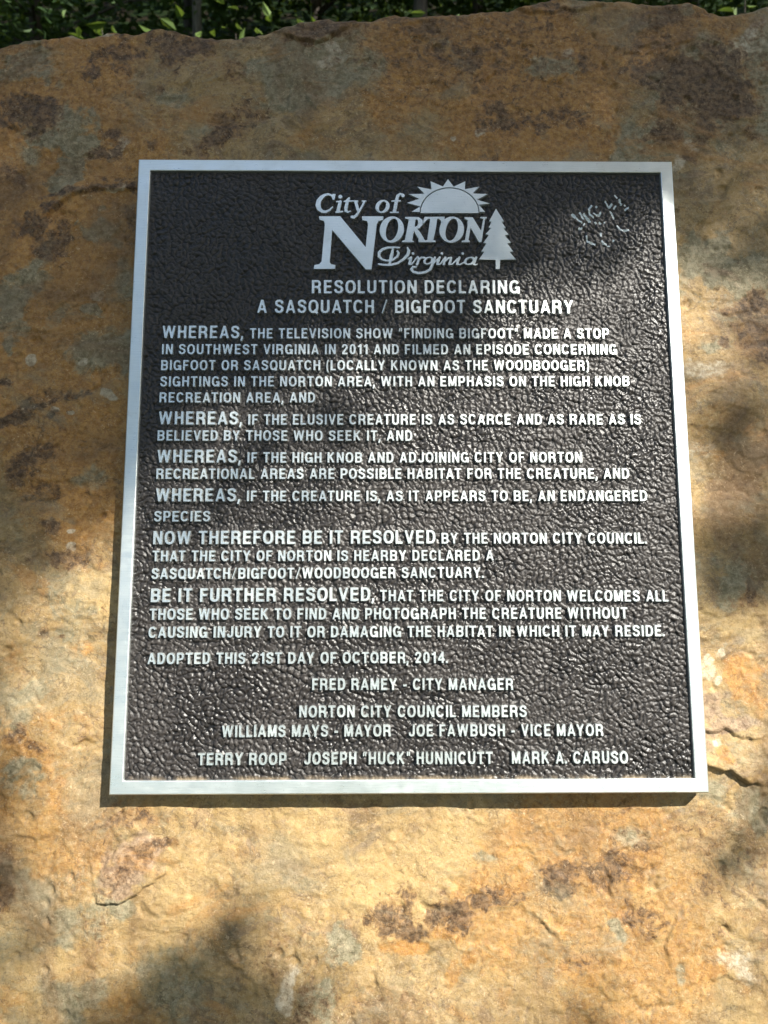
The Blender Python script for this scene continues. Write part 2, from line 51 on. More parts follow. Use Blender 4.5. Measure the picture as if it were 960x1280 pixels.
STAINS=[('g',-0.3881,0.4184,0.0373,0.0232,0,0.7),('r',-0.3649,0.4462,0.03,0.0083,5,1),('y',-0.3342,0.4187,0.0332,0.0232,-20,0.8),('d',-0.3097,0.4262,0.0183,0.01,0,0.8),('d',-0.3231,0.4124,0.0116,0.0066,0,1.0),('r',-0.2807,0.4282,0.0291,0.0208,0,0.5),('d',-0.0891,0.4619,0.0471,0.0118,8,1),('p',-0.0738,0.4415,0.0117,0.0067,0,0.8),('d',-0.11,0.4506,0.0151,0.0067,-20,0.9),('r',-0.1341,0.3897,0.0216,0.01,0,0.7),('p',-0.0762,0.4267,0.0184,0.0084,20,0.6),('g',-0.1019,0.41,0.0075,0.0067,0,1.0),('g',-0.1122,0.432,0.0117,0.0067,0,0.6),('d',-0.3914,0.3657,0.041,0.0164,-5,0.9),('d',-0.2968,0.4162,0.0166,0.01,0,0.6),('g',-0.3393,0.3597,0.0246,0.0181,-20,1),('g',-0.3338,0.3329,0.0343,0.0245,-60,1),('g',-0.3438,0.2931,0.0195,0.0211,30,1),('g',-0.3754,0.3461,0.018,0.0115,0,0.8),('g',-0.2439,0.38,0.0281,0.0116,15,0.6),('p',-0.2927,0.3286,0.018,0.0082,30,0.6),('d',-0.3047,0.3241,0.0212,0.0114,30,0.8),('d',-0.3016,0.3438,0.0115,0.0066,0,1.0),('r',-0.3854,0.3105,0.0325,0.0293,0,0.9),('r',-0.395,0.2711,0.021,0.0194,0,1),('r',-0.2901,0.2732,0.0308,0.0113,10,1),('r',-0.3339,0.2609,0.0129,0.021,-20,0.9),('p',-0.2922,0.2828,0.0113,0.0041,10,1),('d',-0.3228,0.2801,0.0445,0.004,8,0.9),('g',-0.3047,0.2411,0.0257,0.0177,0,0.8),('d',-0.3754,0.2409,0.0177,0.0128,30,1),('d',-0.3605,0.2608,0.0129,0.0064,40,0.8),('g',-0.3751,0.1855,0.027,0.0175,35,0.7),('g',-0.3891,0.1562,0.0174,0.0205,0,0.8),('g',-0.3919,0.1271,0.0079,0.0157,0,0.8),('p',-0.3058,0.1672,0.0079,0.0056,0,1.0),('g',-0.3099,0.1539,0.0111,0.0063,0,0.9),('p',-0.3706,0.1017,0.007,0.0078,0,1.0),('p',-0.319,0.1026,0.0055,0.0055,0,1.0),('p',-0.2883,0.0669,0.0062,0.0055,0,1.0),('p',-0.3404,0.0532,0.0047,0.0031,0,1.0),('p',-0.3262,0.0492,0.0047,0.0023,0,1.0),('g',-0.2908,0.1191,0.0063,0.0126,0,0.6),('g',-0.3433,0.1438,0.0237,0.0095,40,0.5),('d',-0.3787,0.0459,0.0232,0.007,25,1),('d',-0.3575,0.054,0.0202,0.0031,20,0.9),('d',-0.3447,0.0476,0.0039,0.0062,0,1.0),('d',-0.3939,0.0765,0.0062,0.0047,0,1.0),('d',-0.3194,0.0661,0.0156,0.0039,10,0.7),('d',-0.362,0.0023,0.02,0.02,30,0.75),('d',-0.3522,-0.0329,0.0214,0.0122,0,0.6),('d',-0.3414,-0.0599,0.0106,0.0061,-20,1),('d',-0.3379,-0.0691,0.0061,0.0068,0,1.0),('d',-0.322,-0.0943,0.0347,0.0075,0,0.7),('r',-0.303,-0.0981,0.0302,0.0121,0,0.6),('p',-0.3214,-0.0661,0.0046,0.003,0,1.0),('p',-0.3189,-0.0821,0.0045,0.0045,0,1.0),('y',-0.2935,-0.1357,0.0225,0.03,0,0.9),('r',-0.3082,-0.1823,0.0096,0.0134,10,0.9),('d',-0.3371,-0.1587,0.0052,0.0052,0,0.6),('d',-0.3248,-0.1639,0.006,0.003,0,0.6),('r',-0.3319,-0.2452,0.0366,0.0117,20,0.5),('d',-0.3591,-0.2544,0.0131,0.0088,30,0.8),('d',-0.3396,-0.263,0.0117,0.0066,0,0.6),('g',-0.355,-0.2272,0.0294,0.022,0,0.5),('r',-0.3206,-0.3123,0.0173,0.0145,0,0.8),('r',-0.3213,-0.3018,0.0101,0.0087,0,1),('g',-0.3545,-0.2912,0.0189,0.0174,0,0.7),('d',-0.3632,-0.3773,0.0114,0.0356,0,0.8),('g',-0.3416,-0.3808,0.0214,0.0214,20,0.6),('d',-0.251,-0.3333,0.0433,0.0087,5,0.5),('o',-0.2516,-0.369,0.0329,0.0172,28,1),('d',-0.2495,-0.3663,0.0215,0.01,28,0.5),('d',-0.2251,-0.3507,0.0173,0.0036,15,0.8),('d',-0.2734,-0.3912,0.0142,0.0028,-10,0.6),('g',-0.3076,-0.4145,0.0425,0.0212,0,0.6),('g',-0.2586,-0.4014,0.0213,0.0142,0,0.8),('y',-0.3128,-0.4476,0.0211,0.0211,0,0.6),('g',-0.2899,-0.4805,0.0419,0.021,0,0.6),('g',-0.2207,-0.4613,0.0422,0.0281,0,0.5),('r',-0.1529,-0.3578,0.0288,0.0101,0,0.3),('g',-0.0659,-0.4425,0.0213,0.017,30,0.9),('g',-0.0831,-0.4883,0.0211,0.0168,0,0.8),('p',-0.1065,-0.4718,0.007,0.0239,-25,0.7),('y',-0.1523,-0.3817,0.0501,0.0286,0,0.4),('r',-0.1938,-0.4251,0.0213,0.0177,0,0.2),('d',-0.0161,-0.4094,0.0214,0.0157,0,0.8),('d',0.0016,-0.4262,0.02,0.01,0,1),('r',-0.0056,-0.4395,0.0256,0.0071,-10,1),('d',0.0375,-0.413,0.0215,0.0129,20,0.9),('r',0.0336,-0.4297,0.0214,0.0086,0,0.7),('d',0.0699,-0.3997,0.0244,0.01,15,0.8),('r',0.0917,-0.3897,0.0288,0.0086,20,0.8),('d',0.1353,-0.3797,0.0217,0.013,10,0.9),('r',0.1393,-0.3695,0.0145,0.0058,0,1),('d',0.1385,-0.3913,0.0086,0.013,0,0.8),('d',0.1789,-0.3731,0.0362,0.0145,0,0.7),('d',0.2087,-0.356,0.0291,0.0131,20,0.4),('d',0.2057,-0.4173,0.0244,0.0172,0,0.6),('g',0.1802,-0.4272,0.0086,0.0086,0,1.0),('g',0.2018,-0.3491,0.0146,0.0087,0,0.6),('y',0.0636,-0.3554,0.0797,0.0246,0,0.6),('y',-0.0521,-0.3549,0.0433,0.0217,0,0.3),('g',0.0671,-0.3623,0.0116,0.0058,0,0.5),('r',0.0512,-0.4431,0.0085,0.0114,0,0.8),('r',0.0403,-0.4629,0.0071,0.0212,-15,0.6),('r',0.0823,-0.4828,0.0071,0.0141,-20,0.5),('d',0.1562,-0.4537,0.0171,0.0071,0,0.4),('r',0.2717,-0.4543,0.01,0.0186,-10,1),('r',0.2618,-0.441,0.0143,0.0057,0,0.7),('y',0.2201,-0.4173,0.0158,0.0431,0,0.7),('g',0.2428,-0.4608,0.0071,0.01,0,0.7),('y',0.1745,-0.4768,0.0425,0.0184,0,0.6),('r',0.196,-0.4704,0.0099,0.0071,0,0.5),('p',0.2893,-0.4577,0.0285,0.01,-30,0.5),('g',0.3186,-0.3378,0.0059,0.0088,0,1),('d',0.267,-0.3563,0.0218,0.0073,0,0.4),('y',0.2657,-0.3769,0.0363,0.0218,0,0.3),('g',0.3131,-0.3218,0.0191,0.0147,0,0.6),('g',0.3129,-0.3771,0.0218,0.0218,0,0.4),('p',0.3585,0.4508,0.034,0.017,15,0.5),('o',0.3723,0.4649,0.0221,0.0187,20,0.6),('d',0.3237,0.4366,0.0169,0.0135,0,0.7),('g',0.2931,0.4946,0.012,0.0068,0,1),('g',0.1544,0.4235,0.0219,0.0168,10,0.7),('p',0.1677,0.443,0.0101,0.0068,20,0.6),('d',0.1866,0.4292,0.0126,0.0118,0,0.8),('d',0.2284,0.423,0.0051,0.0059,0,1.0),('y',0.2772,0.4363,0.0237,0.0051,22,0.7),('r',0.2928,0.4132,0.0337,0.0101,-15,0.7),('p',0.3259,0.4042,0.0084,0.0067,0,0.6),('p',0.3578,0.3788,0.0084,0.0059,0,1.0),('g',0.3499,0.386,0.0168,0.0067,-10,0.8),('d',0.1607,0.3623,0.03,0.0216,0,0.6),('d',0.0816,0.3574,0.0183,0.0116,0,0.6),('r',0.1113,0.3802,0.05,0.0167,0,0.3),('y',-0.0051,0.4069,0.0084,0.0251,-40,0.9),('p',0.0773,0.3492,0.0058,0.005,0,1.0),('p',0.0515,0.3419,0.0041,0.0033,0,1.0),('d',0.0204,0.4626,0.0338,0.0051,0,0.8),('d',0.0332,0.4721,0.022,0.0051,0,0.8),('g',0.0329,0.4487,0.0219,0.0084,0,0.5),('r',-0.0055,0.3345,0.033,0.0132,0,0.4),('y',0.2015,0.4451,0.0068,0.0118,0,0.4),('p',0.2876,0.3225,0.0249,0.0083,60,0.6),('r',0.3253,0.2652,0.0246,0.0164,0,0.3),('g',0.3119,0.3813,0.0168,0.0201,40,0.6),('g',0.2935,0.3539,0.0167,0.0133,0,0.6),('g',0.2742,0.3046,0.0132,0.0132,0,0.5),('g',0.3173,0.2046,0.0487,0.0292,0,0.9),('g',0.3481,0.1791,0.0324,0.0324,0,0.7),('o',0.3168,0.196,0.0211,0.0097,-20,0.5),('d',0.3162,0.1244,0.0072,0.0048,0,1),('g',0.3081,0.1219,0.0192,0.0064,10,0.8),('p',0.2945,0.0955,0.0398,0.0127,0,0.5),('d',0.3337,0.0873,0.0239,0.0064,10,0.3),('r',0.2805,0.1285,0.0128,0.0112,0,0.4),('r',0.307,0.0425,0.0315,0.0189,0,0.4),('g',0.3366,0.0145,0.0157,0.0126,0,0.8),('g',0.3126,-0.1102,0.0306,0.023,0,0.7),('d',0.3252,-0.1269,0.0061,0.0153,0,1),('d',0.3174,-0.0949,0.0154,0.0077,0,0.4),('p',0.2816,-0.1895,0.0053,0.0045,0,1),('p',0.2939,-0.1858,0.0045,0.0045,0,1),('p',0.2824,-0.2013,0.0068,0.006,0,1),('p',0.291,-0.2086,0.0053,0.0038,0,1),('p',0.2753,-0.1939,0.003,0.0045,0,0.9),('o',0.2807,-0.229,0.0135,0.0164,0,1),('r',0.3173,-0.2072,0.0195,0.0255,0,0.9),('o',0.296,-0.2471,0.0298,0.0074,10,1),('o',0.2729,-0.2593,0.0163,0.0104,0,0.7),('r',0.2906,-0.2722,0.0059,0.0119,20,0.8),('p',0.2854,-0.2615,0.0067,0.0045,30,0.7),('y',0.3124,-0.2794,0.0267,0.0178,0,0.3),('g',0.3057,-0.2687,0.0148,0.0074,0,0.4),('g',0.2775,-0.3041,0.0177,0.0147,20,0.6),('y',0.2915,-0.0172,0.0187,0.0234,0,0.4),('p',0.2895,0.0145,0.0157,0.0235,0,0.4),('y',0.3095,-0.1554,0.0379,0.0228,0,0.6),('r',-0.1469,0.4107,0.025,0.0167,0,0.4),('g',-0.1463,0.3788,0.0182,0.0116,0,0.5),('d',-0.1803,0.415,0.025,0.0133,0,0.4),('r',-0.2392,0.4331,0.05,0.0117,0,0.4),('d',-0.1622,0.3516,0.0247,0.0082,20,0.6),('g',-0.2016,0.3469,0.0247,0.0115,0,0.5),('r',-0.0878,0.3341,0.0329,0.0115,0,0.5),('d',-0.1688,0.4567,0.0252,0.005,0,0.5),('g',-0.3531,0.4583,0.0184,0.0042,0,0.9),('p',-0.3239,0.4604,0.0217,0.0033,0,0.8),('g',-0.3942,0.4488,0.025,0.005,0,0.6),('r',-0.3097,0.03,0.0309,0.0155,20,0.5),('r',-0.2919,-0.0173,0.0153,0.0383,0,0.5),('r',-0.3517,0.0863,0.0312,0.0125,30,0.6),('r',-0.3347,0.2026,0.0479,0.0192,30,0.5),('y',-0.3227,0.1273,0.0315,0.0236,30,0.4)]
LEDGES=[([(0.2453,-0.2877),(0.2656,-0.2814),(0.2787,-0.285),(0.2865,-0.29),(0.2933,-0.2879),(0.2989,-0.2921),(0.3093,-0.3021),(0.3184,-0.2993),(0.3305,-0.305)],0.0069,0.0341),([(0.2438,-0.247),(0.2585,-0.2506),(0.2717,-0.2535),(0.2827,-0.2557),(0.2919,-0.2514),(0.3063,-0.2601),(0.3338,-0.2595)],0.0032,0.0222),([(0.33,-0.2908),(0.3185,-0.2972),(0.3131,-0.3007)],0.0015,0.0148),([(-0.3651,0.2435),(-0.3541,0.2608),(-0.3347,0.2748),(-0.3148,0.2818),(-0.2904,0.2793),(-0.2678,0.2812)],0.004,0.0193),([(-0.1311,0.4579),(-0.1125,0.4506),(-0.0931,0.4451),(-0.0764,0.4545),(-0.0555,0.464)],0.004,0.0148),([(0.1141,0.4934),(0.1267,0.4859),(0.1564,0.4861),(0.1694,0.4919),(0.182,0.4891),(0.2165,0.4979)],0.0029,0.0104),([(0.3105,0.4995),(0.2889,0.4946),(0.2506,0.4981)],0.001,0.0089),([(0.1154,-0.4168),(0.1223,-0.4235),(0.1293,-0.4302)],0.0029,0.0089),([(0.2406,-0.4107),(0.2327,-0.4241),(0.2276,-0.4375),(0.2291,-0.4508)],0.0023,0.0104),([(0.2586,-0.4708),(0.2538,-0.5034),(0.2494,-0.5292)],0.001,0.0104),([(0.2663,0.1916),(0.2818,0.1789),(0.2988,0.1663),(0.3269,0.1646),(0.356,0.1774)],0.0009,0.0148),([(0.2309,0.4416),(0.2478,0.4398),(0.2778,0.4475),(0.3096,0.4552),(0.3372,0.4497)],0.0012,0.0119),([(-0.2823,-0.3838),(-0.2786,-0.3999),(-0.2586,-0.4014),(-0.2379,-0.388),(-0.2205,-0.3759),(-0.2101,-0.3678)],0.0046,0.0326),([(-0.281,-0.3811),(-0.2712,-0.3621),(-0.2504,-0.3457),(-0.2253,-0.3445),(-0.2104,-0.3583)],-0.0016,0.0104),([(0.0763,-0.4366),(0.1052,-0.4234),(0.134,-0.4169)],0.0007,0.0119),([(0.0313,-0.3894),(0.0375,-0.4063),(0.0424,-0.4164)],0.0008,0.0074),([(-0.3144,-0.1911),(-0.3066,-0.1984),(-0.2994,-0.194),(-0.2987,-0.1801)],0.0009,0.0089),([(-0.0302,0.3794),(0.0114,0.3887),(0.0445,0.3725),(0.0779,0.38)],0.0006,0.0133),([(-0.2865,0.3735),(-0.253,0.3601),(-0.2204,0.3693),(-0.1789,0.3605)],0.0007,0.0133),([(-0.416,0.3414),(-0.3828,0.3327),(-0.3585,0.3363),(-0.3333,0.324)],0.0006,0.0119),([(-0.1151,-0.4652),(-0.1182,-0.4848),(-0.113,-0.5042)],0.0008,0.0104)]
OPEN=['000000000000051010101010101121303540455050505049413228252220202020','030303030305101414141312131525354045505454535353453732292623232323','141414161720252929282319232838485460626564636261544742373329292929','252526293135394343413226344151616774757675737169645751464136363636','353536404347525556534103135363727986858583807876716560544943424242','353537424651555961605113036073818792908886848179757166615550484848','353538434752576267706939177985909396959391898683787469635852505050','353538434853576574839298989999999999999997959186817569635752494949','323235394347526377879499999999999999999995908374665952484440373737','303033363843476179909699999999999999999995898170615345403733303030','303032343640456079909699999999999999999998969183756657504336303030','272729313338436080909598999999999999999999999792877972635446373636','212225283136426081909396989999999999999999999998969287806959494747','161720232732375574828892959798999999999999999579746964585245393737','111215182226314763738187919597999999999999999200003628232322222121','080910121418233547566571778286909396979999999436204332242119171515','050505050610132129384754616773808693969899999799715642292419141010','020202020305071320283744505765728087929799999694544130201715121010','000000000000010610182734404856657382899599999700002517101010101010','000000000000010305101520243139485767768693969979664437302929292929','000000000000000000020406091422314152647686939987746457504948484848','000000000000000000010203040712162228385062738469514035313032343636','000000000000000000000000000101020305132537536951271311091014172122','000000000000000000000000000000000101061220314136261917161517181920','000000000000000000000000000000000000010305091319263129272524222120','000000000000000000000000000000000000000000020310192624232220181614','000000000000000000000000000000000000000000010205091312121109080705','000000000000000000000000000000000000000000010102040505050504030302','000000000000000000000000000000000000000000000101020203040505050606','000000000000000000000000000000000000000000000000000002030506070809','000000000000000000000000000000000000000000000000010203050606070707','000000000000000000000000000000000000000000000001020405060707060606','000000000000000000000000000000000000000000000001030607070807060504']

# ---------------------------------------------------------------- helpers
def tag(o, label=None, cat=None, group=None, kind=None):
    if label: o['label'] = label
    if cat: o['category'] = cat
    if group: o['group'] = group
    if kind: o['kind'] = kind
    return o

def empty(name, loc=(0, 0, 0), mat=None):
    o = bpy.data.objects.new(name, None); col.objects.link(o)
    o.empty_display_size = .1
    if mat is not None: o.matrix_world = mat
    else: o.location = loc
    return o

def mesh_np(name, verts, faces, mat, parent=None, smooth=True, mw=None):
    """verts (n,3); faces: list of int arrays of shape (k,3) or (k,4)."""
    me = bpy.data.meshes.new(name)
    verts = np.asarray(verts, dtype=np.float32)
    faces = [np.asarray(f, dtype=np.int32) for f in faces if len(f)]
    me.vertices.add(len(verts)); me.vertices.foreach_set('co', verts.ravel())
    loops = np.concatenate([f.ravel() for f in faces])
    tot = np.concatenate([np.full(len(f), f.shape[1], dtype=np.int32) for f in faces])
    start = np.concatenate([[0], np.cumsum(tot)[:-1]]).astype(np.int32)
    me.loops.add(len(loops)); me.loops.foreach_set('vertex_index', loops)
    me.polygons.add(len(tot)); me.polygons.foreach_set('loop_start', start)
    me.polygons.foreach_set('loop_total', tot)
    me.update(calc_edges=True)
    me.polygons.foreach_set('use_smooth', np.full(len(tot), smooth))
    me.materials.append(mat)
    o = bpy.data.objects.new(name, me); col.objects.link(o)
    if parent is not None: o.parent = parent
    if mw is not None: o.matrix_world = mw
    return o

def grid_faces(ny, nx):
    i = np.arange(ny * nx).reshape(ny, nx)
    return np.stack([i[:-1, :-1], i[:-1, 1:], i[1:, 1:], i[1:, :-1]], -1).reshape(-1, 4)

def hash2(ix, iy, seed):
    h = (ix.astype(np.int64) * 374761393 + iy.astype(np.int64) * 668265263 + seed * 974634777) & 0xffffffff
    h = ((h ^ (h >> 13)) * 1274126177) & 0xffffffff
    return ((h ^ (h >> 16)) & 0xffffff) / float(0xffffff)

def perlin(x, y, seed=0):
    xi = np.floor(x); yi = np.floor(y); fx = x - xi; fy = y - yi
    xi = xi.astype(np.int64); yi = yi.astype(np.int64)
    u = fx * fx * fx * (fx * (fx * 6 - 15) + 10); v = fy * fy * fy * (fy * (fy * 6 - 15) + 10)
    def g(dx, dy):
        a = hash2(xi + dx, yi + dy, seed) * 2 * np.pi
        return np.cos(a) * (fx - dx) + np.sin(a) * (fy - dy)
    a = g(0, 0); b = g(1, 0); c = g(0, 1); d = g(1, 1)
    return (a + (b - a) * u + (c + (d - c) * u - a - (b - a) * u) * v) * 1.5

def fbm(x, y, seed=0, octv=4, gain=.5):
    s = 0; a = 1; t = 0
    for k in range(octv):
        s = s + a * perlin(x * 2 ** k + 17.3 * k, y * 2 ** k - 9.1 * k, seed + k); t += a; a *= gain
    return s / t

def sstep(a, b, x):
    t = np.clip((x - a) / (b - a), 0, 1); return t * t * (3 - 2 * t)

# node shorthand
class NT:
    def __init__(s, name, rough=.7, metal=0.):
        s.mat = bpy.data.materials.new(name); s.mat.use_nodes = True
        s.t = s.mat.node_tree; s.p = s.t.nodes['Principled BSDF']
        s.p.inputs['Roughness'].default_value = rough; s.p.inputs['Metallic'].default_value = metal
    def n(s, typ, **kw):
        nd = s.t.nodes.new(typ)
        for k, v in kw.items():
            if k.startswith('i_'):
                key = k[2:]; key = int(key) if key.isdigit() else key
                s.set(nd.inputs[key], v)
            else: setattr(nd, k, v)
        return nd
    def set(s, inp, v):
        if isinstance(v, bpy.types.NodeSocket): s.t.links.new(v, inp)
        else: inp.default_value = v
    def coord(s): return s.n('ShaderNodeTexCoord').outputs['Object']
    def noise(s, scale, vec, detail=6., rough=.6, dist=0.):
        nd = s.n('ShaderNodeTexNoise'); nd.inputs['Scale'].default_value = scale
        nd.inputs['Detail'].default_value = detail; nd.inputs['Roughness'].default_value = rough
        nd.inputs['Distortion'].default_value = dist; s.t.links.new(vec, nd.inputs['Vector'])
        return nd.outputs['Fac']
    def mapr(s, v, a, b, c=0., d=1.):
        nd = s.n('ShaderNodeMapRange'); nd.interpolation_type = 'SMOOTHSTEP'
        s.set(nd.inputs[0], v)
        for i, q in enumerate((a, b, c, d)): nd.inputs[i + 1].default_value = q
        return nd.outputs[0]
    def math(s, op, a, b=0., c=0.):
        nd = s.n('ShaderNodeMath', operation=op); s.set(nd.inputs[0], a); s.set(nd.inputs[1], b); s.set(nd.inputs[2], c)
        return nd.outputs[0]
    def mix(s, f, a, b, blend='MIX'):
        nd = s.n('ShaderNodeMix', data_type='RGBA', blend_type=blend)
        s.set(nd.inputs[0], f)
        s.set(nd.inputs[6], a if isinstance(a, bpy.types.NodeSocket) else (*a, 1))
        s.set(nd.inputs[7], b if isinstance(b, bpy.types.NodeSocket) else (*b, 1))
        return nd.outputs[2]
    def bump(s, h, dist, strength=1.):
        nd = s.n('ShaderNodeBump'); nd.inputs['Distance'].default_value = dist
        nd.inputs['Strength'].default_value = strength; s.t.links.new(h, nd.inputs['Height'])
        s.t.links.new(nd.outputs[0], s.p.inputs['Normal'])
    def mapping(s, vec, scale):
        nd = s.n('ShaderNodeMapping'); nd.inputs['Scale'].default_value = scale
        s.t.links.new(vec, nd.inputs['Vector']); return nd.outputs[0]

# ---------------------------------------------------------------- materials
def stone_material():
    s = NT('iron_stained_sandstone', .8)
    c = s.coord()
    a1 = s.n('ShaderNodeVertexColor', layer_name='stain_a'); a2 = s.n('ShaderNodeVertexColor', layer_name='stain_b')
    s1 = s.n('ShaderNodeSeparateColor'); s.t.links.new(a1.outputs[0], s1.inputs[0])
    s2 = s.n('ShaderNodeSeparateColor'); s.t.links.new(a2.outputs[0], s2.inputs[0])
    n1 = s.noise(9, c, 6, .62, .6); n2 = s.noise(34, c, 8, .68, .8); n3 = s.noise(150, c, 6, .7); n4 = s.noise(520, c, 4, .65)
    n5 = s.noise(70, c, 8, .72, 1.4)
    n7 = s.noise(22, s.mapping(c, (1, 1.25, 1)), 10, .72, 1.8); n8 = s.noise(95, c, 8, .74, 1.2)
    base = s.mix(s.mapr(n7, .38, .62), (.19, .13, .056), (.41, .295, .135))
    base = s.mix(s.mapr(n1, .42, .62, 0, .6), base, (.34, .24, .10))
    base = s.mix(s.mapr(n5, .53, .64, 0, .6), base, (.27, .245, .165))
    base = s.mix(s.mapr(n8, .55, .66, 0, .45), base, (.48, .39, .24))
    base = s.mix(s.mapr(n8, .47, .36, 0, .55), base, (.13, .085, .045))
    n9 = s.noise(13, s.mapping(c, (1, 1.2, 1)), 11, .7, 2.6); n10 = s.noise(17, c, 11, .72, 2.)
    base = s.mix(s.mapr(n9, .53, .58, 0, .55), base, (.37, .25, .095))
    base = s.mix(s.mapr(n9, .45, .40, 0, .5), base, (.22, .195, .115))
    base = s.mix(s.mapr(n10, .54, .60, 0, .5), base, (.17, .12, .075))
    base = s.mix(s.mapr(n10, .44, .38, 0, .4), base, (.47, .36, .19))
    def mask(v, lo, hi, nz, amt):
        k = s.math('MULTIPLY', s.math('SUBTRACT', nz, .5), amt)
        return s.mapr(s.math('ADD', v, k), lo, hi)
    base = s.mix(s.math('MULTIPLY', mask(s2.outputs[1], .25, .8, n5, 1.2), .9), base, (.43, .31, .135))      # yellow
    rust = s.mix(s.mapr(n3, .4, .6), (.30, .15, .035), (.43, .24, .065))
    base = s.mix(s.math('MULTIPLY', mask(s1.outputs[0], .2, .8, n5, 1.6), .85), base, rust)
    grey = s.mix(s.mapr(n3, .38, .62), (.175, .16, .09), (.31, .28, .175))
    base = s.mix(s.math('MULTIPLY', mask(s1.outputs[2], .2, .75, n5, 1.4), .88), base, grey)
    pink = s.mix(s.mapr(n3, .4, .6), (.20, .135, .08), (.36, .26, .155))
    base = s.mix(s.math('MULTIPLY', mask(s2.outputs[2], .25, .75, n5, 1.0), .9), base, pink)
    pale = s.mix(s.mapr(n3, .4, .6), (.38, .32, .21), (.54, .48, .34))
    base = s.mix(s.math('MULTIPLY', mask(s2.outputs[0], .25, .75, n3, .9), .8), base, pale)
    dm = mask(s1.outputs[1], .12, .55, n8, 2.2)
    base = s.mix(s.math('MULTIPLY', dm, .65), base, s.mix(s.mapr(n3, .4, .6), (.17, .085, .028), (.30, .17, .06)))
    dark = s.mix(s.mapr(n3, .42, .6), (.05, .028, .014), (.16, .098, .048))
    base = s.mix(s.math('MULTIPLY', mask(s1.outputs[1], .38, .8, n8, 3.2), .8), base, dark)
    nw = s.noise(4.5, c, 9, .66, 1.2); nx_ = s.noise(7, s.mapping(c, (1, 1.5, 1)), 9, .68, 1.5)
    base = s.mix(s.mapr(nw, .50, .66, 0, .8), base, (.185, .11, .045))
    base = s.mix(s.mapr(nx_, .52, .66, 0, .5), base, (.25, .225, .14))
    base = s.mix(s.mapr(nx_, .44, .34, 0, .65), base, (.38, .215, .07))
    # wandering hairlines and crumbs of iron oxide
    def vein_of(nz, wd, m0, m1, gate): return s.math('MULTIPLY', s.mapr(s.math('ABSOLUTE', s.math('SUBTRACT', nz, .5)), 0., wd, 1, 0), s.mapr(gate, m0, m1))
    va = s.noise(24, c, 7, .66, 2.2); vb = s.noise(63, c, 6, .7, 1.6)
    ve = s.math('MAXIMUM', vein_of(va, .011, .50, .60, n5), vein_of(vb, .02, .53, .62, n7))
    base = s.mix(s.math('MULTIPLY', ve, .5), base, (.10, .058, .03))
    cr = s.noise(330, c, 7, .75, .6)
    base = s.mix(s.math('MULTIPLY', s.mapr(cr, .55, .63), s.mapr(n7, .42, .6)), base, s.mix(.5, base, (.07, .042, .025)))
    base = s.mix(s.math('MULTIPLY', s.mapr(cr, .44, .37), s.mapr(n2, .42, .6)), base, s.mix(.5, base, (.62, .49, .30)))
    # fine dark specks and hairline veins of iron
    base = s.mix(s.mapr(n4, .60, .70, 0, .5), base, (.075, .052, .035))
    v = s.n('ShaderNodeTexVoronoi', feature='DISTANCE_TO_EDGE'); v.inputs['Scale'].default_value = 42
    w = s.n('ShaderNodeMix', data_type='VECTOR'); w.inputs[0].default_value = .06
    nz = s.n('ShaderNodeTexNoise'); nz.inputs['Scale'].default_value = 30; nz.inputs['Detail'].default_value = 6
    s.t.links.new(c, nz.inputs['Vector']); s.t.links.new(c, w.inputs[4]); s.t.links.new(nz.outputs['Color'], w.inputs[5])
    s.t.links.new(w.outputs[1], v.inputs['Vector'])
    vein = s.math('MULTIPLY', s.mapr(v.outputs['Distance'], 0., .035, 1, 0), s.mapr(n2, .5, .62))
    base = s.mix(s.math('MULTIPLY', vein, .28), base, (.09, .05, .03))
    n6 = s.noise(260, c, 5, .7, .5)
    base = s.mix(s.mapr(n6, .3, .7, .0, .35), base, s.mix(.5, base, (.62, .50, .32)), 'MIX')
    ga = s.n('ShaderNodeGamma', i_0=base, i_1=1.3); base = s.mix(1., ga.outputs[0], (1.34, 1.38, 1.66), 'MULTIPLY')     # iron stone: deep colour, wide tonal range
    s.set(s.p.inputs['Base Color'], base)
    s.set(s.p.inputs['Roughness'], s.mapr(n2, .3, .7, .50, .75))
    s.p.inputs['Specular IOR Level'].default_value = .35
    h = s.math('ADD', s.math('MULTIPLY', n3, .55), s.math('MULTIPLY', n4, .3))
    h = s.math('ADD', h, s.math('MULTIPLY', n5, .5)); h = s.math('SUBTRACT', h, s.math('MULTIPLY', ve, .12)); h = s.math('ADD', h, s.math('MULTIPLY', cr, .25)); h = s.math('SUBTRACT', h, s.math('MULTIPLY', vein, .08))
    s.bump(h, .0019, .85)
    return s.mat

def metal_material():
    s = NT('brushed_cast_metal', .42, .86)
    c = s.coord()
    br = s.noise(1., s.mapping(c, (45, 2600, 400)), 3, .6)
    sm = s.noise(14, c, 4, .6)
    spots = s.noise(700, c, 3, .6); stain = s.noise(38, c, 7, .7, .5)
    base = s.mix(s.mapr(br, .3, .7), (.78, .83, .82), (.90, .94, .92))
    base = s.mix(s.mapr(sm, .4, .7, 0, .35), base, (.62, .68, .69))
    base = s.mix(s.mapr(spots, .66, .72, 0, .6), base, (.2, .19, .18)); base = s.mix(s.mapr(stain, .56, .70, 0, .15), base, (.5, .52, .51))
    s.set(s.p.inputs['Base Color'], base)
    s.set(s.p.inputs['Roughness'], s.math('ADD', s.mapr(br, .3, .7, .29, .44), s.mapr(stain, .35, .65, -.04, .12)))
    s.bump(br, .00012, .5)
    return s.mat

